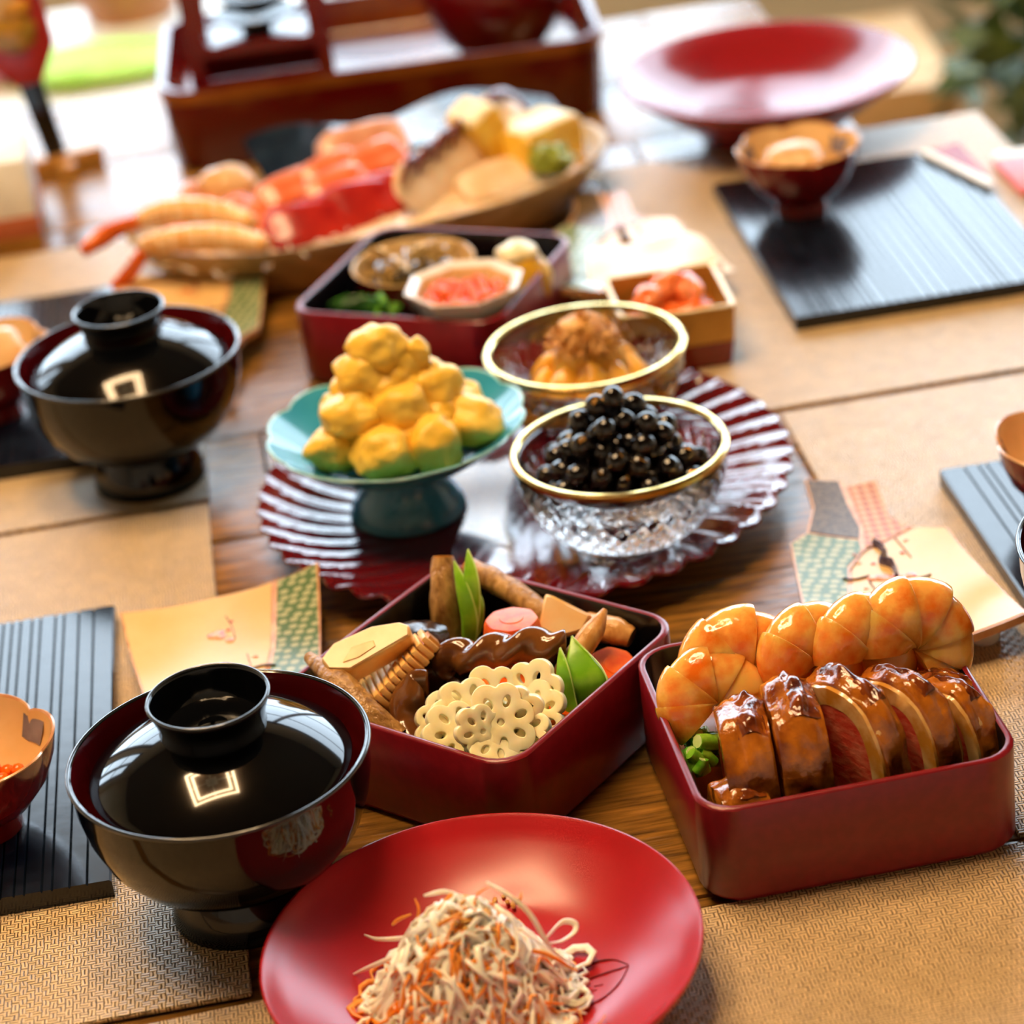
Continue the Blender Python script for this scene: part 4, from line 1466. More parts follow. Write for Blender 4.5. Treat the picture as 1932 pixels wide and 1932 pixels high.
def duck(label, x, y, z, thick, yaw, sc, seed, tilt=0, lean=0, closed=False):
    t = thing('duck_slice', label, 'duck', (x, y, z), (lean, tilt, yaw), 'sliced glazed duck in the right box')
    m = 34

    def band(i0, i1, xa, xb, bumpy, nx=2, s0=0.0, s1=1.0):
        rings = []
        pts_o = [arch(s0 + (s1 - s0) * k / m, i0) for k in range(m + 1)]
        pts_i = [arch(s0 + (s1 - s0) * k / m, i1) for k in range(m + 1)]
        rows = []
        for j in range(nx + 1):
            q = j / nx
            xx = xa + (xb - xa) * q
            row = []
            for k, (u, w) in enumerate(pts_o):
                s_ = 1 + bumpy * noise.noise(Vector((xx * 130 + seed * 7, u * 75, w * 75))) + .5 * bumpy * noise.noise(Vector((xx * 330 + seed, u * 210, w * 210)))
                bul = 1 + (.05 * math.sin(PI * q) if bumpy else 0)
                row.append(Vector((xx, u * s_ * bul * sc, w * s_ * bul * sc)))
            rows.append(row)
        ri = [[Vector((xa, u * sc, w * sc)) for u, w in pts_i], [Vector((xb, u * sc, w * sc)) for u, w in pts_i]]
        loops = [ri[0]] + rows + [ri[1]]
        V, Fc = [], []
        n = m + 1
        for r_ in loops:
            V += r_
        K = len(loops)
        for a in range(K):
            b = (a + 1) % K
            for k in range(m):
                Fc.append([a * n + k, a * n + k + 1, b * n + k + 1, b * n + k])
        Fc.append([a * n for a in range(K)])
        Fc.append([a * n + m for a in range(K)][::-1])
        return V, Fc
    h = thick / 2
    mk('glazed_skin', band(0, .0110 if closed else .0022, -h - .0006 if closed else -h + .0012, h, .06, 14), 'skin', t, sharp=70)
    mk('fat_layer', band(.0014, .0078, -h, h - .0012, .03, 4), 'fat', t, sharp=50)
    mk('charred_crust', band(-.0004, .0014, -h + .003, h - .001, .055, 14, .36, .64), 'crust', t, sharp=70)
    inner = [Vector((0, u * sc, w * sc)) for u, w in (arch(k / m, .0075) for k in range(m + 1))]
    mk('meat', loft([[v + Vector((-h + .0002, 0, 0)) for v in inner], [v + Vector((0, 0, 0)) for v in inner], [v + Vector((h - .0014, 0, 0)) for v in inner]]), 'meat', t, sharp=50)


DZ = .0050 + MT
bx = lambda u, v: BR_C + RX(BR_R, 'Z').to_3x3() @ Vector((u, v, 0))
ds = [('small dark glazed duck end piece at the front left corner', -.0440, -.0420, .018, .10, .60, 1, .0, .0),
      ('glazed duck slice leftmost in the row, brown skin only', -.0345, -.0240, .0190, -.12, .96, 2, -.05, .0), ('glazed duck slice second in the row, brown skin only', -.0155, -.0235, .0190, -.05, 1.04, 3, -.02, .0),
      ('glazed duck slice in the middle showing red meat and cream fat', .0050, -.0255, .0140, .50, 1.06, 4, .02, .0), ('glazed duck slice second from the right showing red meat and fat', .0262, -.0255, .0140, .54, 1.02, 5, .02, .0),
      ('glazed duck slice at the right end showing pale fat', .0462, -.0250, .0130, .55, .88, 6, .02, .0), ('pink duck slice tucked behind the right end of the row', .0510, -.0020, .0120, 1.0, .72, 7, .0, .0)]
for lb, u, v, th, yw, sc, sd_, tl, ln in ds:
    p = bx(u, v)
    duck(lb, p.x, p.y, DZ, th, BR_R + yw, sc, sd_, tl, ln, 'brown skin' in lb or 'end piece' in lb)

# greens in the corner of the right box and under the shrimp
gg = thing('cut_greens', 'chopped green rape stems in the left corner of the right box', 'greens', at(1300, 1420, .018 + MT))
rng = random.Random(14)
for i in range(18):
    p = at(rng.uniform(1302, 1342), rng.uniform(1372, 1442), rng.uniform(.030, .040)) - gg.location
    d_ = Vector((rng.gauss(0, .5), rng.gauss(-.2, .5), rng.uniform(.3, 1))).normalized()
    ln = rng.uniform(.005, .010)
    r_ = rng.uniform(.0022, .0040)
    sto = mk('stem', tube([p - d_ * ln, p - d_ * ln * .3 + Vector((.0008, 0, 0)), p], [r_, r_ * 1.1, r_], 9), 'green', gg, sharp=50)
    if i % 2 == 0:
        mk('stem_end', tube([p - d_ * .0002, p + d_ * .0004], r_ * .86, 9), 'greenpale', sto)
o = mk('leafy_filler', join(*[xf(blob(.010, .006, .004, i, .4, 2, 2), T(rng.uniform(-.05, .05), rng.uniform(.02, .05), .012)) for i in range(14)]), 'spinach', None, BR_C + Vector((0, 0, .002)), (0, 0, BR_R))
tag(o, 'dark leafy greens lining the right box under the shrimp', 'greens', kind='stuff')
o = mk('rice_bed', xf(loft([rsq(.058, .030, .012, .0), rsq(.057, .029, .012, .018), rsq(.050, .022, .01, .023)]), T(0, .028, 0)), 'whitefish', None, BR_C + Vector((0, 0, .0052 + MT)), (0, 0, BR_R))
tag(o, 'pale pink duck trimmings under the shrimp in the right box', 'meat')

# ------------------------------------------------------------------ small dishes in the rear box
p = at(780, 497, .044)
d1 = thing('small_round_dish', 'small red and cream dish of dried fish in the rear box', 'dish', (p.x, p.y, .0055))
mk('dish_body', lathe([(.001, .003), (.013, .0025), (.015, 0), (.019, 0), (.0185, .004), (.028, .014), (.0345, .028), (.0362, .0385), (.0366, .0395)], 72), 'petal_out', d1)
mk('dish_inner', lathe([(.0366, .0395), (.0362, .0402), (.0350, .0396), (.0325, .029), (.026, .017), (.015, .009), (.001, .0085)], 72), 'petal_in', d1)
rng = random.Random(17)
for i in range(26):
    a, q = rng.random() * 6.28, math.sqrt(rng.random()) * .022
    h = .036 + .012 * (1 - q / .022) + rng.uniform(-.004, .003)
    ln = rng.uniform(.010, .016)
    az, el = rng.random() * 6.28, rng.uniform(-.4, .4)
    dv = Vector((math.cos(az) * math.cos(el), math.sin(az) * math.cos(el), math.sin(el)))
    c = Vector((p.x + q * math.cos(a), p.y + q * math.sin(a), .0055 + h))
    o = mk('dried_sardine', tube([-dv * ln, -dv * ln * .5 + Vector((0, 0, .0012)), dv * ln * .3 + Vector((0, 0, .0012)), dv * ln], [.0006, .0024, .0030, .0012], 8, .6), 'fish' if i % 3 else 'kelp', None, c)
    tag(o, 'glazed candied sardine in the small round dish', 'fish', 'candied sardines in the rear box')
o = mk('sardine_glaze', xf(blob(.028, .028, .009, 8, .2), T(0, 0, 0)), 'kelp', None, (p.x, p.y, .0055 + .031))
tag(o, 'dark syrupy kelp bed under the candied sardines', 'kelp')
q8 = BK_C + RX(BK_R, 'Z').to_3x3() @ Vector((-.0335, -.0335, 0))
d2 = thing('octagonal_dish', 'white octagonal dish of orange salmon roe in the rear box', 'dish', (q8.x, q8.y, .0055), (0, 0, .2))


def oct_mod(a, r, z):
    s = math.cos((a % (PI / 4)) - PI / 8)
    return r * math.cos(PI / 8) / s, z


mk('dish_body', lathe([(.001, .002), (.016, .002), (.018, 0), (.020, 0), (.0225, .012), (.0250, .030), (.0275, .0400), (.0340, .0480), (.0346, .0496), (.0338, .0502), (.0290, .0480), (.0270, .044), (.0235, .032), (.018, .024), (.001, .023)], 96, oct_mod), 'white', d2, sharp=30)
mk('inner_band', lathe([(.0283, .0476), (.0268, .0445), (.0240, .0345)], 96, oct_mod), 'petal_in', d2)
roe(q8.x, q8.y, .0055, 60, 6, 'orange salmon egg in the white octagonal dish', 'salmon roe in the octagonal dish', .021, .0031, lambda q: .0330 + max(0, q - .012) * .8, .066)
c = at(968, 497, .050)
eg = thing('rolled_omelette', 'yellow sweet rolled omelette piece at the right corner of the rear box', 'omelette', (c.x, c.y, .0055), (0, .15, .5))
mk('roll', xf(blob(.0175, .015, .022, 9, .14, 1.3, 3), T(0, 0, .031)), 'egg', eg)
mk('pale_top', xf(blob(.0125, .011, .008, 10, .2, 1.6, 3), T(-.003, .001, .0485)), 'eggtop', eg)
lf = thing('boiled_spinach', 'dark green boiled spinach heap at the left corner of the rear box', 'greens', at(690, 578, .040))
for i in range(16):
    az = rng.random() * 6.28
    dv = Vector((math.cos(az), math.sin(az) * .6, rng.uniform(-.2, .35))).normalized() * rng.uniform(.007, .013)
    b = Vector((rng.uniform(-.012, .016), rng.uniform(-.006, .008), rng.uniform(-.010, .002)))
    mk('leaf_bundle', tube([b - dv, b + Vector((0, 0, .002)), b + dv], [.002, .0045, .0015], 8, .45), 'spinach' if i % 4 else 'green', lf)

# ------------------------------------------------------------------ small gold and red square box of salmon
sb = at(1265, 560, .036)
sqb = thing('small_square_box', 'small gold and red square box filled with orange salmon slices', 'box', (.1022, 1.3400, MT), (0, 0, rad(4)))
s_, h_, w_ = .0325, .037, .0028
mk('lower_band', loft([rsq(s_ - .004, s_ - .004, .005, 0), rsq(s_ - .003, s_ - .003, .005, .0008), rsq(s_ - .0012, s_ - .0012, .004, h_ * .42)], True, True, True), 'petal_out', sqb)
mk('upper_band', loft([rsq(s_ - .0012, s_ - .0012, .004, h_ * .42), rsq(s_, s_, .004, h_ - .0008)], True, False, False), 'boxgold', sqb)
mk('rim', loft([rsq(s_, s_, .004, h_ - .0008), rsq(s_ + .0001, s_ + .0001, .004, h_), rsq(s_ - .0008, s_ - .0008, .0036, h_ + .0006), rsq(s_ - w_, s_ - w_, .003, h_)], True, False, False), 'eggtop', sqb)
mk('inner_lining', loft([rsq(s_ - w_, s_ - w_, .003, h_), rsq(s_ - w_ - .002, s_ - w_ - .002, .003, .017), rsq(.01, .01, .003, .0168)], True, False, True), 'boxgold', sqb)
rng = random.Random(23)
wl = ['front', 'left', 'right', 'back', 'top', 'upper left', 'upper right', 'front left', 'front right']
sp = [(0, -.012, .026), (-.015, -.002, .027), (.015, -.002, .027), (0, .013, .028), (0, 0, .040), (-.010, -.008, .037), (.011, -.004, .037), (-.012, -.014, .026), (.013, -.013, .027)]
for i, (a, b, z) in enumerate(sp):
    o = mk('salmon_piece', blob(.0115, .0085, .0085, i + 80, .3, 1.5, 3), 'salmon', None, (.1022 + a, 1.3400 + b, MT + z), (.3 * math.sin(i * 2), .3 * math.cos(i * 3), i * .8))
    tag(o, 'orange marbled salmon slice in the small gold box, ' + wl[i] + ' of its heap', 'salmon', 'salmon slices in the small gold box')

# ------------------------------------------------------------------ sashimi boat
BO = Vector((-.065, 1.572, 0))
BY = rad(15.5)
bo = thing('sashimi_boat', 'long tan wooden boat dish carrying assorted sashimi', 'dish', BO, (0, 0, BY))
HL, HW = .160, .078


def boat_ring(k, z, n=72):
    out = []
    for i in range(n):
        a = 2 * PI * i / n
        x, y = math.cos(a), math.sin(a)
        ex = .80
        out.append((HL * k * (abs(x) ** ex) * (1 if x > 0 else -1), HW * k * (abs(y) ** .75) * (1 if y > 0 else -1) * (1 - .25 * abs(x) ** 3), z + .006 * abs(x) ** 4 * min(1, z / .02)))
    return out


mk('hull', loft([boat_ring(.80, 0), boat_ring(.83, .001), boat_ring(.97, .026), boat_ring(1.0, .034), boat_ring(1.0, .0355), boat_ring(.975, .0352), boat_ring(.95, .029), boat_ring(.90, .020)]), 'boat', bo, sharp=50)
rows = []
for j in range(7):
    row = []
    for i in range(41):
        s = i / 40
        q = j / 6
        x = -.055 + .205 * s
        row.append(Vector((x, HW * .72 + (.058 + .006 * math.sin(s * 11)) * q - .16 * max(0, s - .55) ** 2, .034 + .007 * q + .004 * q * math.sin(s * 9 + .6))))
    rows.append(row)
V, Fq = [], []
for off in (0, .003):
    for row in rows:
        V += [v + Vector((0, 0, off)) for v in row]
n, m = 41, 7
for b0 in (0, n * m):
    for j in range(m - 1):
        for i in range(n - 1):
            Fq.append([b0 + j * n + i, b0 + j * n + i + 1, b0 + (j + 1) * n + i + 1, b0 + (j + 1) * n + i])
for i in range(n - 1):
    Fq.append([(m - 1) * n + i, (m - 1) * n + i + 1, n * m + (m - 1) * n + i + 1, n * m + (m - 1) * n + i])
mk('wavy_back_rim', (V, Fq), 'boatback', bo)
SZ = .0225


def slab(label, name, mat, cat, x, y, z, L, W, Hh, rz, ry=0, rx=0, seed=0, grp='sashimi on the boat dish', bend=.25):
    bm = bmesh.new()
    bmesh.ops.create_cube(bm, size=1)
    bmesh.ops.subdivide_edges(bm, edges=bm.edges[:], cuts=5, use_grid_fill=True)
    for v in bm.verts:
        q = v.co.copy()
        sup = (abs(q.x * 2) ** 5 + abs(q.y * 2) ** 5 + abs(q.z * 2) ** 5) ** (1 / 5) if q.length > 0 else 1
        v.co = q / max(sup, .001) * max(abs(q.x), abs(q.y), abs(q.z)) * 2
        nz = noise.noise(q * 3 + Vector((seed, seed * 2, 0)))
        v.co = Vector((v.co.x * L * (1 + .08 * nz), v.co.y * W * (1 + .1 * nz), v.co.z * Hh + bend * Hh * (.25 - (q.x * 1.4) ** 2) * 1.2))
    g = grab(bm)
    P_ = BO + RX(BY, 'Z').to_3x3() @ Vector((x - .012, y - .006, 0))
    z -= .014
    o = mk(name, g, mat, None, (P_.x, P_.y, z), (rx, ry, BY + rz), sharp=180)
    return tag(o, label, cat, grp)


for i, (x, y, z, rx, lb) in enumerate(((-.038, -.036, .050, -.75, 'front'), (-.020, -.031, .051, -.75, 'second'), (-.002, -.027, .053, -.75, 'third'), (.016, -.022, .053, -.75, 'rearmost'))):
    slab('deep red tuna slice leaning in the middle of the boat dish, %s of the row' % lb, 'tuna_slice', 'tuna', 'tuna', x, y, z, .058, .030, .013, .05 + .02 * i, .05, rx * -1 * .9, i)
for i, (x, y, z, lb) in enumerate(((-.040, .006, .060, 'left'), (-.010, .012, .064, 'middle'), (.020, .014, .064, 'right'), (-.012, -.006, .060, 'front'))):
    slab('orange salmon sashimi slice behind the tuna, %s one' % lb, 'salmon_slice', 'salmon_sashimi', 'salmon', x, y, z, .044, .024, .010, .25, -.1, .6, i + 10)
for i, (x, y, z, rz, lb) in enumerate(((-.098, .012, .048, .75, 'outer'), (-.082, .000, .050, .65, 'middle'), (-.067, -.008, .050, .55, 'inner'))):
    slab('orange salmon slice fanned at the left end of the boat dish, %s one' % lb, 'salmon_slice', 'salmon_sashimi', 'salmon', x, y, z, .052, .025, .010, rz, -.2, .55, i + 20)
slab('brownish seared fish slice at the back left of the boat dish', 'seared_fish_slice', 'whitefish', 'fish', -.100, .035, .052, .050, .026, .011, .8, -.2, .5, 31)
slab('pinkish brown fish slice standing before the wavy rim of the boat', 'seared_fish_slice', 'whitefish', 'fish', .020, .040, .066, .062, .030, .012, .15, 0, .7, 32)
slab('flat cream octopus slice lying at the front right of the boat dish', 'octopus_slice', 'octopus', 'octopus', .085, -.030, .050, .050, .028, .008, .3, 0, .5, 41)
o = mk('scallop', blob(.019, .017, .013, 5, .15, 1.4, 3), 'scallop', None, BO + RX(BY, 'Z').to_3x3() @ Vector((-.085, .034, .046)))
tag(o, 'beige scallop at the back left of the boat dish', 'scallop')
for i in range(6):
    x = .045 + .0135 * i
    P_ = BO + RX(BY, 'Z').to_3x3() @ Vector((.026 + .0150 * i, -.036 + .0115 * i, .043 + .002 * i))
    t = thing('octopus_slice', 'white octopus slice with dark red skin edge, %s in the row' % ['first', 'second', 'third', 'fourth', 'fifth', 'last'][i], 'octopus', P_, (-.45, .25, BY + .55), 'sashimi on the boat dish')
    mk('flesh', blob(.0260, .0048, .0190, i + 50, .16, 1.5, 3), 'octopus', t)
    mk('skin_edge', tube([(.0245 * math.cos(a), -.0045 + .003 * math.sin(a * 2), .0180 * math.sin(a)) for a in [PI * (k / 14) for k in range(15)]], [.001, .0030, .0036, .0028, .001], 8, .7), 'octskin', t)
P_ = at(1030, 300, .036)
om = thing('omelette_block', 'tall yellow rolled omelette block at the right end of the boat dish', 'omelette', (P_.x - .004, P_.y + .012, .024), (0, 0, BY + .5))
mk('block', xf(loft([rsq(.027, .018, .004, 0), rsq(.027, .018, .004, .030), rsq(.024, .016, .004, .034)]), T(0, 0, 0)), 'egg', om)
om2 = thing('omelette_block', 'yellow omelette block tilted against the tall one at the boat end', 'omelette', (P_.x - .030, P_.y + .016, .034), (0, -.45, BY + .35))
mk('block', loft([rsq(.012, .017, .004, 0), rsq(.012, .017, .004, .040), rsq(.010, .015, .004, .043)]), 'egg', om2)
mk('pale_top', loft([rsq(.011, .016, .004, .0425), rsq(.009, .014, .004, .0450)]), 'eggtop', om2)
mk('pale_top', loft([rsq(.024, .016, .004, .0338), rsq(.020, .013, .004, .0362)]), 'eggtop', om)
o = mk('wasabi', blob(.0145, .011, .010, 6, .35, 2, 4), 'wasabi', None, at(1040, 302, .044))
tag(o, 'green wasabi mound in front of the omelette on the boat dish', 'wasabi')
rng = random.Random(44)
vf = []
for i in range(420):
    g = rng.random()
    x, y = rng.uniform(-.135, .125), rng.uniform(-.058, .050)
    if abs(x) > .1:
        y *= .6
    z = SZ + .002 + rng.random() * .007
    hd = rng.random() * 6.28
    pts = []
    for k in range(5):
        pts.append((x, y, z + .004 * math.sin(k + hd)))
        x += .007 * math.cos(hd)
        y += .007 * math.sin(hd)
        hd += rng.gauss(0, .5)
    vf.append(tube(pts, .0008, 4))
o = mk('radish_bed', join(*vf), 'daikon', None, BO, (0, 0, BY))
tag(o, 'white radish shreds bedding the sashimi on the boat dish', 'radish', kind='stuff')
o = mk('ice_bed', loft([boat_ring(.88, .0206), boat_ring(.80, .029), boat_ring(.5, .033)]), 'octopus', None, BO, (0, 0, BY))
tag(o, 'pale radish cushion raising the sashimi in the boat dish', 'radish')

# boiled prawns with their tails
def prawn(label, pts, tail, seed):
    P_ = [at(*p) for p in pts]
    c = P_[-1]
    t = thing('prawn', label, 'prawn', c, (0, 0, 0), 'boiled prawns on the boat dish')
    path = spline([p - c for p in P_], 8)
    mk('body', tube(path, [.005, .0072, .0082, .0088, .0078, .005], 16, .9, True, 0, lambda a, q: 1 + .05 * math.sin(q * 44)), 'prawn', t, sharp=180)
    Tp = [at(*p) - c for p in tail]
    mk('tail', tube(spline(Tp, 6), [.0045, .0055, .0065, .004], 12, .55, True), 'prawntail', t, sharp=180)


prawn('boiled prawn at the front left of the boat with its tail pointing left', [(262, 415, .050), (320, 398, .054), (400, 400, .054), (480, 420, .050)], [(265, 418, .048), (222, 432, .043), (190, 450, .038), (155, 475, .034)], 1)
prawn('boiled prawn nearest the viewer with its tail hanging over the boat edge', [(268, 462, .044), (330, 452, .048), (420, 448, .049), (505, 462, .046)], [(272, 466, .042), (262, 490, .036), (240, 520, .026), (212, 545, .020)], 2)

# ------------------------------------------------------------------ far red plate
fp = thing('large_red_plate', 'wide shallow red lacquer plate at the back right of the table', 'plate', (.2080, 1.680, 0))
mk('plate_body', lathe([(.001, .004), (.040, .004), (.042, 0), (.046, 0), (.048, .006), (.062, .016), (.080, .030), (.0985, .043), (.1000, .0455), (.0995, .0468), (.0980, .0466), (.082, .0365), (.062, .0255), (.045, .020), (.001, .0185)], 128), 'farplate', fp)

# ------------------------------------------------------------------ toso set
TB, TY = Vector((-.055, 1.840, 0)), rad(2)
ts = thing('lacquer_tray', 'deep red lacquer tray with gold painting at the back of the table', 'tray', TB, (0, 0, TY))
hx, hy, hh = .158, .094, .060
mk('tray_wall', loft([rsq(hx - .006, hy - .006, .022, 0), rsq(hx - .004, hy - .004, .024, .002), rsq(hx, hy, .028, hh - .003), rsq(hx, hy, .028, hh - .001), rsq(hx - .002, hy - .002, .027, hh), rsq(hx - .005, hy - .005, .025, hh - .001), rsq(hx - .007, hy - .007, .023, .034), rsq(hx - .012, hy - .012, .02, .030)], True, True, True), 'makie', ts, sharp=50)
mk('gold_rim', loft([rsq(hx + .0003, hy + .0003, .0283, hh - .010), rsq(hx + .0006, hy + .0006, .0285, hh - .002)], True, False, False), 'tasogold', ts)
cs = thing('cup_stand', 'red lacquer cup stand with arched opening standing in the deep tray', 'stand', (-.137, 1.794, .0302), (0, 0, rad(3)))
# front and back panels with an arched opening, joined by a shelf
def arch_panel(w_, h_, t):
    """panel with a slot and an arched opening, built as strips between the openings"""
    hw, s0, s1, z0, z1 = .036, .030, .046, .054, .128
    rings = [box(-w_, 0, 0, w_, t, s0), box(-w_, 0, s0, -hw - .004, t, s1), box(hw + .004, 0, s0, w_, t, s1), box(-w_, 0, s1, w_, t, z0)]
    n = 18
    for sx in (-1, 1):
        V, Fc = [], []
        for k in range(n + 1):
            q = k / n
            z = z0 + (z1 - z0) * q
            xi = hw * max(0, 1 - q ** 2.4) ** .6
            for yy in (0, t):
                V += [Vector((sx * w_, yy, z)), Vector((sx * xi, yy, z))]
        for k in range(n):
            a, b = k * 4, k * 4 + 4
            Fc += [[a, a + 1, b + 1, b], [a + 2, b + 2, b + 3, a + 3], [a + 1, a + 3, b + 3, b + 1], [a, b, b + 2, a + 2]]
        rings.append((V, Fc))
    rings.append(box(-w_, 0, z1, w_, t, h_))
    return join(*rings)


ap = arch_panel(.0505, .16, .005)
mk('front_panel', xf(ap, T(0, -.034, 0)), 'makie', cs, sharp=30)
mk('back_panel', xf(ap, T(0, .029, 0)), 'makie', cs, sharp=30)
mk('shelf', box(-.049, -.0288, .048, .049, .0288, .052), 'redin', cs)
mk('top_board', box(-.053, -.034, .1602, .053, .034, .165, .001), 'makie', cs)
for k, (zc, rr, mt, lb) in enumerate(((.0825, .030, 'black', 'lowest and widest black sake cup in the stand'), (.0965, .027, 'black', 'middle black sake cup stacked in the stand'), (.1095, .022, 'white', 'smallest pale sake cup on top of the stack in the stand'))):
    o = mk('sake_cup', lathe([(.001, .002), (.008, .002), (.009, 0), (.011, 0), (.0105, .004), (rr * .75, .008), (rr, .0135), (rr - .0008, .0142), (rr * .72, .0095), (.001, .006)], 56), mt, None, (-.137, 1.794, zc), (0, 0, 0))
    tag(o, lb, 'cup', 'sake cups in the stand')
pt = thing('sake_pot', 'dark red lacquer sake pot with gold painting in the deep tray', 'pot', (.034, 1.846, .0302))
mk('pot_body', lathe([(.001, .002), (.024, .002), (.027, 0), (.030, 0), (.032, .004), (.040, .012), (.049, .028), (.054, .046), (.053, .062), (.046, .076), (.034, .083), (.001, .084)], 72), 'makie', pt)
mk('pot_lid', lathe([(.034, .083), (.035, .086), (.026, .092), (.008, .095), (.006, .099), (.008, .103), (.005, .107), (.001, .108)], 56), 'makie', pt)
mk('spout', tube(spline([(.048, -.01, .045), (.066, -.014, .055), (.078, -.016, .078)], 6), [.010, .007, .005], 14), 'makie', pt)
mk('handle', tube([(.05 * math.cos(a), 0, .070 + .075 * math.sin(a)) for a in [PI * k / 20 for k in range(21)]], .003, 8, 1.6), 'makie', pt)

# ------------------------------------------------------------------ decorated paddle on its stand
hb = at(100, 305, .006)
hs_ = thing('paddle_stand', 'small brown wooden stand holding the red decorated paddle', 'stand', (hb.x + .006, hb.y, 0), (0, 0, rad(20)))
mk('stand_bar', box(-.034, -.008, 0, .030, .008, .012, .001), 'oak', hs_)
mk('stand_foot', box(-.006, -.022, 0, .006, .022, .0085, .001), 'oak', hs_)
hg = thing('decorated_paddle', 'red battledore paddle with black handle leaning at the back left', 'paddle', (hb.x + .004, hb.y - .001, .0125), (rad(4), rad(-8), 0))
mk('handle', prism([(-.0075, 0), (.0075, 0), (.0085, .058), (-.0085, .058)], -.004, .004, .001), 'black', hg, None, (PI / 2, 0, 0))
mk('blade', prism([(-.0095, .056), (.0095, .056), (.026, .080), (.031, .14), (.034, .20), (-.034, .20), (-.031, .14), (-.026, .080)], -.005, .005, .0015), 'hagored', hg, None, (PI / 2, 0, 0))
for nm, x, z, a, b, mt in (('cloth_relief', .001, .096, .017, .014, 'hagogold'), ('cloth_relief', -.001, .128, .016, .020, 'hagocream'), ('cloth_relief', .008, .112, .012, .008, 'hagogold'), ('cloth_relief', .0, .160, .018, .016, 'hagogold')):
    mk(nm, xf(blob(a, .004, b, int(z * 1000), .2, 2, 3), T(x, -.006, z)), mt, hg)

# paper-covered box at the far left
lbx = thing('gift_box', 'white box with terracotta base at the left edge near the paddle', 'box', (-.336, 1.672, 0), (0, 0, rad(6)))
mk('box_body', box(-.045, -.035, .020, .042, .035, .060, .002), 'paper', lbx)
mk('box_base', box(-.046, -.036, .006, .043, .036, .0199, .001), 'salmonbase', lbx)
mk('wood_foot', box(-.046, -.036, 0, .043, .036, .0059, .0005), 'oak', lbx)

# things on the rear right board
a_, b_, c_ = at(1740, 290, MT + BT + .001), at(1808, 270, MT + BT + .001), at(1868, 350, MT + BT + .001)
ev = thing('folded_red_paper', 'folded red paper with white border at the corner of the back right board', 'paper', (a_.x, a_.y, MT + BT + .0006))
mk('red_sheet', prism([(0, 0), (b_.x - a_.x, b_.y - a_.y), (c_.x - a_.x + .004, c_.y - a_.y + .004), (c_.x - a_.x, c_.y - a_.y)], 0, .0012), 'redpaper', ev)
mk('white_border', prism([(-.002, -.002), (.003, .0012), (c_.x - a_.x + .003, c_.y - a_.y + .001), (c_.x - a_.x - .002, c_.y - a_.y - .006)], .0013, .0028), 'paper', ev)
pk = at(1905, 330, .004)
pn = thing('pink_napkin', 'folded pink napkin at the right edge of the table', 'napkin', (pk.x + .012, pk.y, MT), (0, 0, rad(8)))
mk('fold', prism([(-.018, -.035), (.020, -.035), (.018, .022), (-.015, .024)], 0, .006, .002), 'pinkpaper', pn)
mk('white_end', prism([(-.014, .0245), (.018, .0225), (.015, .036), (-.010, .038)], 0, .005, .002), 'paper', pn)

# ------------------------------------------------------------------ beyond the table
sbd = thing('low_sideboard', 'low sideboard under a white cloth behind the table at left', 'table', (-.42, 2.28, FZ))
mk('cabinet', box(-.34, -.22, 0, .30, .22, .62, .004), 'oak', sbd)
mk('cloth', box(-.35, -.23, .6205, .31, .23, .632, .005), 'linen', sbd)
SBZ = FZ + .632


def on_sb(px, py):
    p = at(px, py, SBZ)
    return p


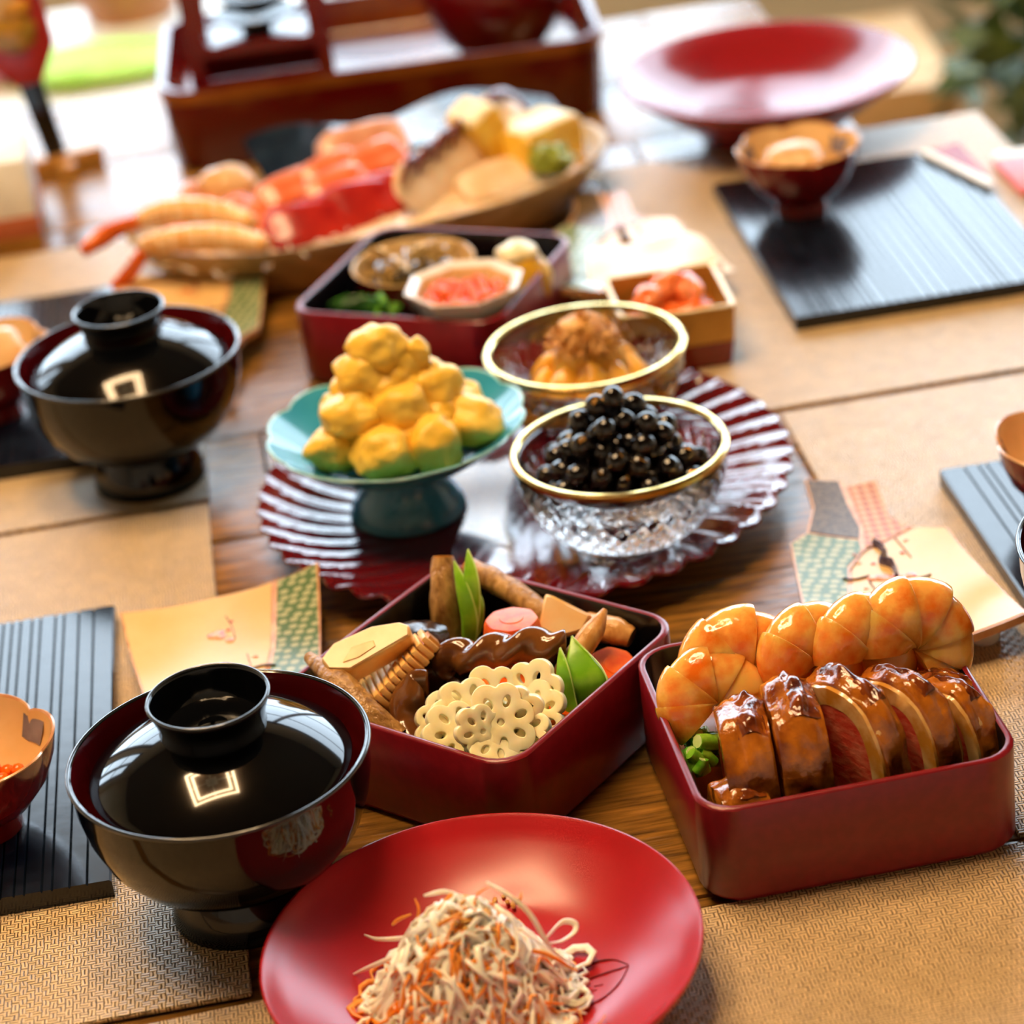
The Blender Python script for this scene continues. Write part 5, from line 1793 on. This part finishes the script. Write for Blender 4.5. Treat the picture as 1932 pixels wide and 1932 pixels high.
p = on_sb(190, 140)
o = mk('green_cloth', xf(blob(.085, .05, .012, 3, .2), T(0, 0, .012)), 'lime', None, (p.x, min(p.y, 2.40), SBZ))
tag(o, 'folded lime green cloth on the white sideboard', 'cloth')
p = on_sb(0, 150)
o = mk('pink_cushion', xf(blob(.035, .035, .028, 4, .12), T(0, 0, .026)), 'pink', None, (p.x - .008, min(p.y, 2.35), SBZ))
tag(o, 'round pink cushion at the left edge on the sideboard', 'cushion')
bw = thing('wooden_bowl', 'brown wooden bowl at the top left behind the tray', 'bowl', (-.300, 2.42, SBZ + .0005))
mk('bowl_body', lathe([(.001, .004), (.03, .003), (.032, 0), (.038, 0), (.038, .010), (.055, .045), (.062, .085), (.06, .087), (.05, .045), (.03, .014), (.001, .012)], 56), 'terracotta', bw)
mk('foot_ring', lathe([(.0395, .001), (.045, .001), (.044, .014), (.039, .012)], 56), 'linen', bw)
bn = thing('wooden_bench', 'pale wooden bench behind the table', 'bench', (.22, 2.50, FZ))
mk('seat', box(-.30, -.12, .45, .26, .12, .49, .004), 'peach', bn)
for sx in (-.26, .22):
    for sy in (-.09, .09):
        mk('leg', box(sx - .02, sy - .02, 0, sx + .02, sy + .02, .4498), 'peach', bn)
pp_ = thing('potted_shrub', 'green leafy potted shrub on the floor beyond the right corner', 'plant', (.64, 2.25, FZ))
mk('pot', lathe([(.001, 0), (.11, 0), (.15, .30), (.16, .30), (.16, .33), (.14, .33), (.13, .28), (.001, .28)], 40), 'pot', pp_)
mk('soil', lathe([(.132, .281), (.08, .295), (.001, .30)], 32), 'soil', pp_)
rng = random.Random(3)
mk('trunk', tube([(0, 0, .28), (.01, .01, .45), (-.01, 0, .62)], [.016, .013, .008], 8), 'darkwood', pp_)
lv = []
for i in range(420):
    d_ = Vector((rng.gauss(0, 1), rng.gauss(0, 1), rng.gauss(0, .8))).normalized() * (rng.random() ** .4)
    c = Vector((d_.x * .21, d_.y * .20, .58 + d_.z * .24))
    u = Vector((rng.gauss(0, 1), rng.gauss(0, 1), rng.gauss(0, .6))).normalized()
    w_ = u.cross(Vector((rng.gauss(0, 1), rng.gauss(0, 1), rng.gauss(0, 1)))).normalized()
    l_ = rng.uniform(.025, .045)
    lv.append(([c - u * l_, c + w_ * l_ * .45 + Vector((0, 0, .004)), c + u * l_, c - w_ * l_ * .45 + Vector((0, 0, .004))], [[0, 1, 2], [0, 2, 3]]))
mk('leaves', join(*lv), 'leaf', pp_)['kind'] = 'stuff'
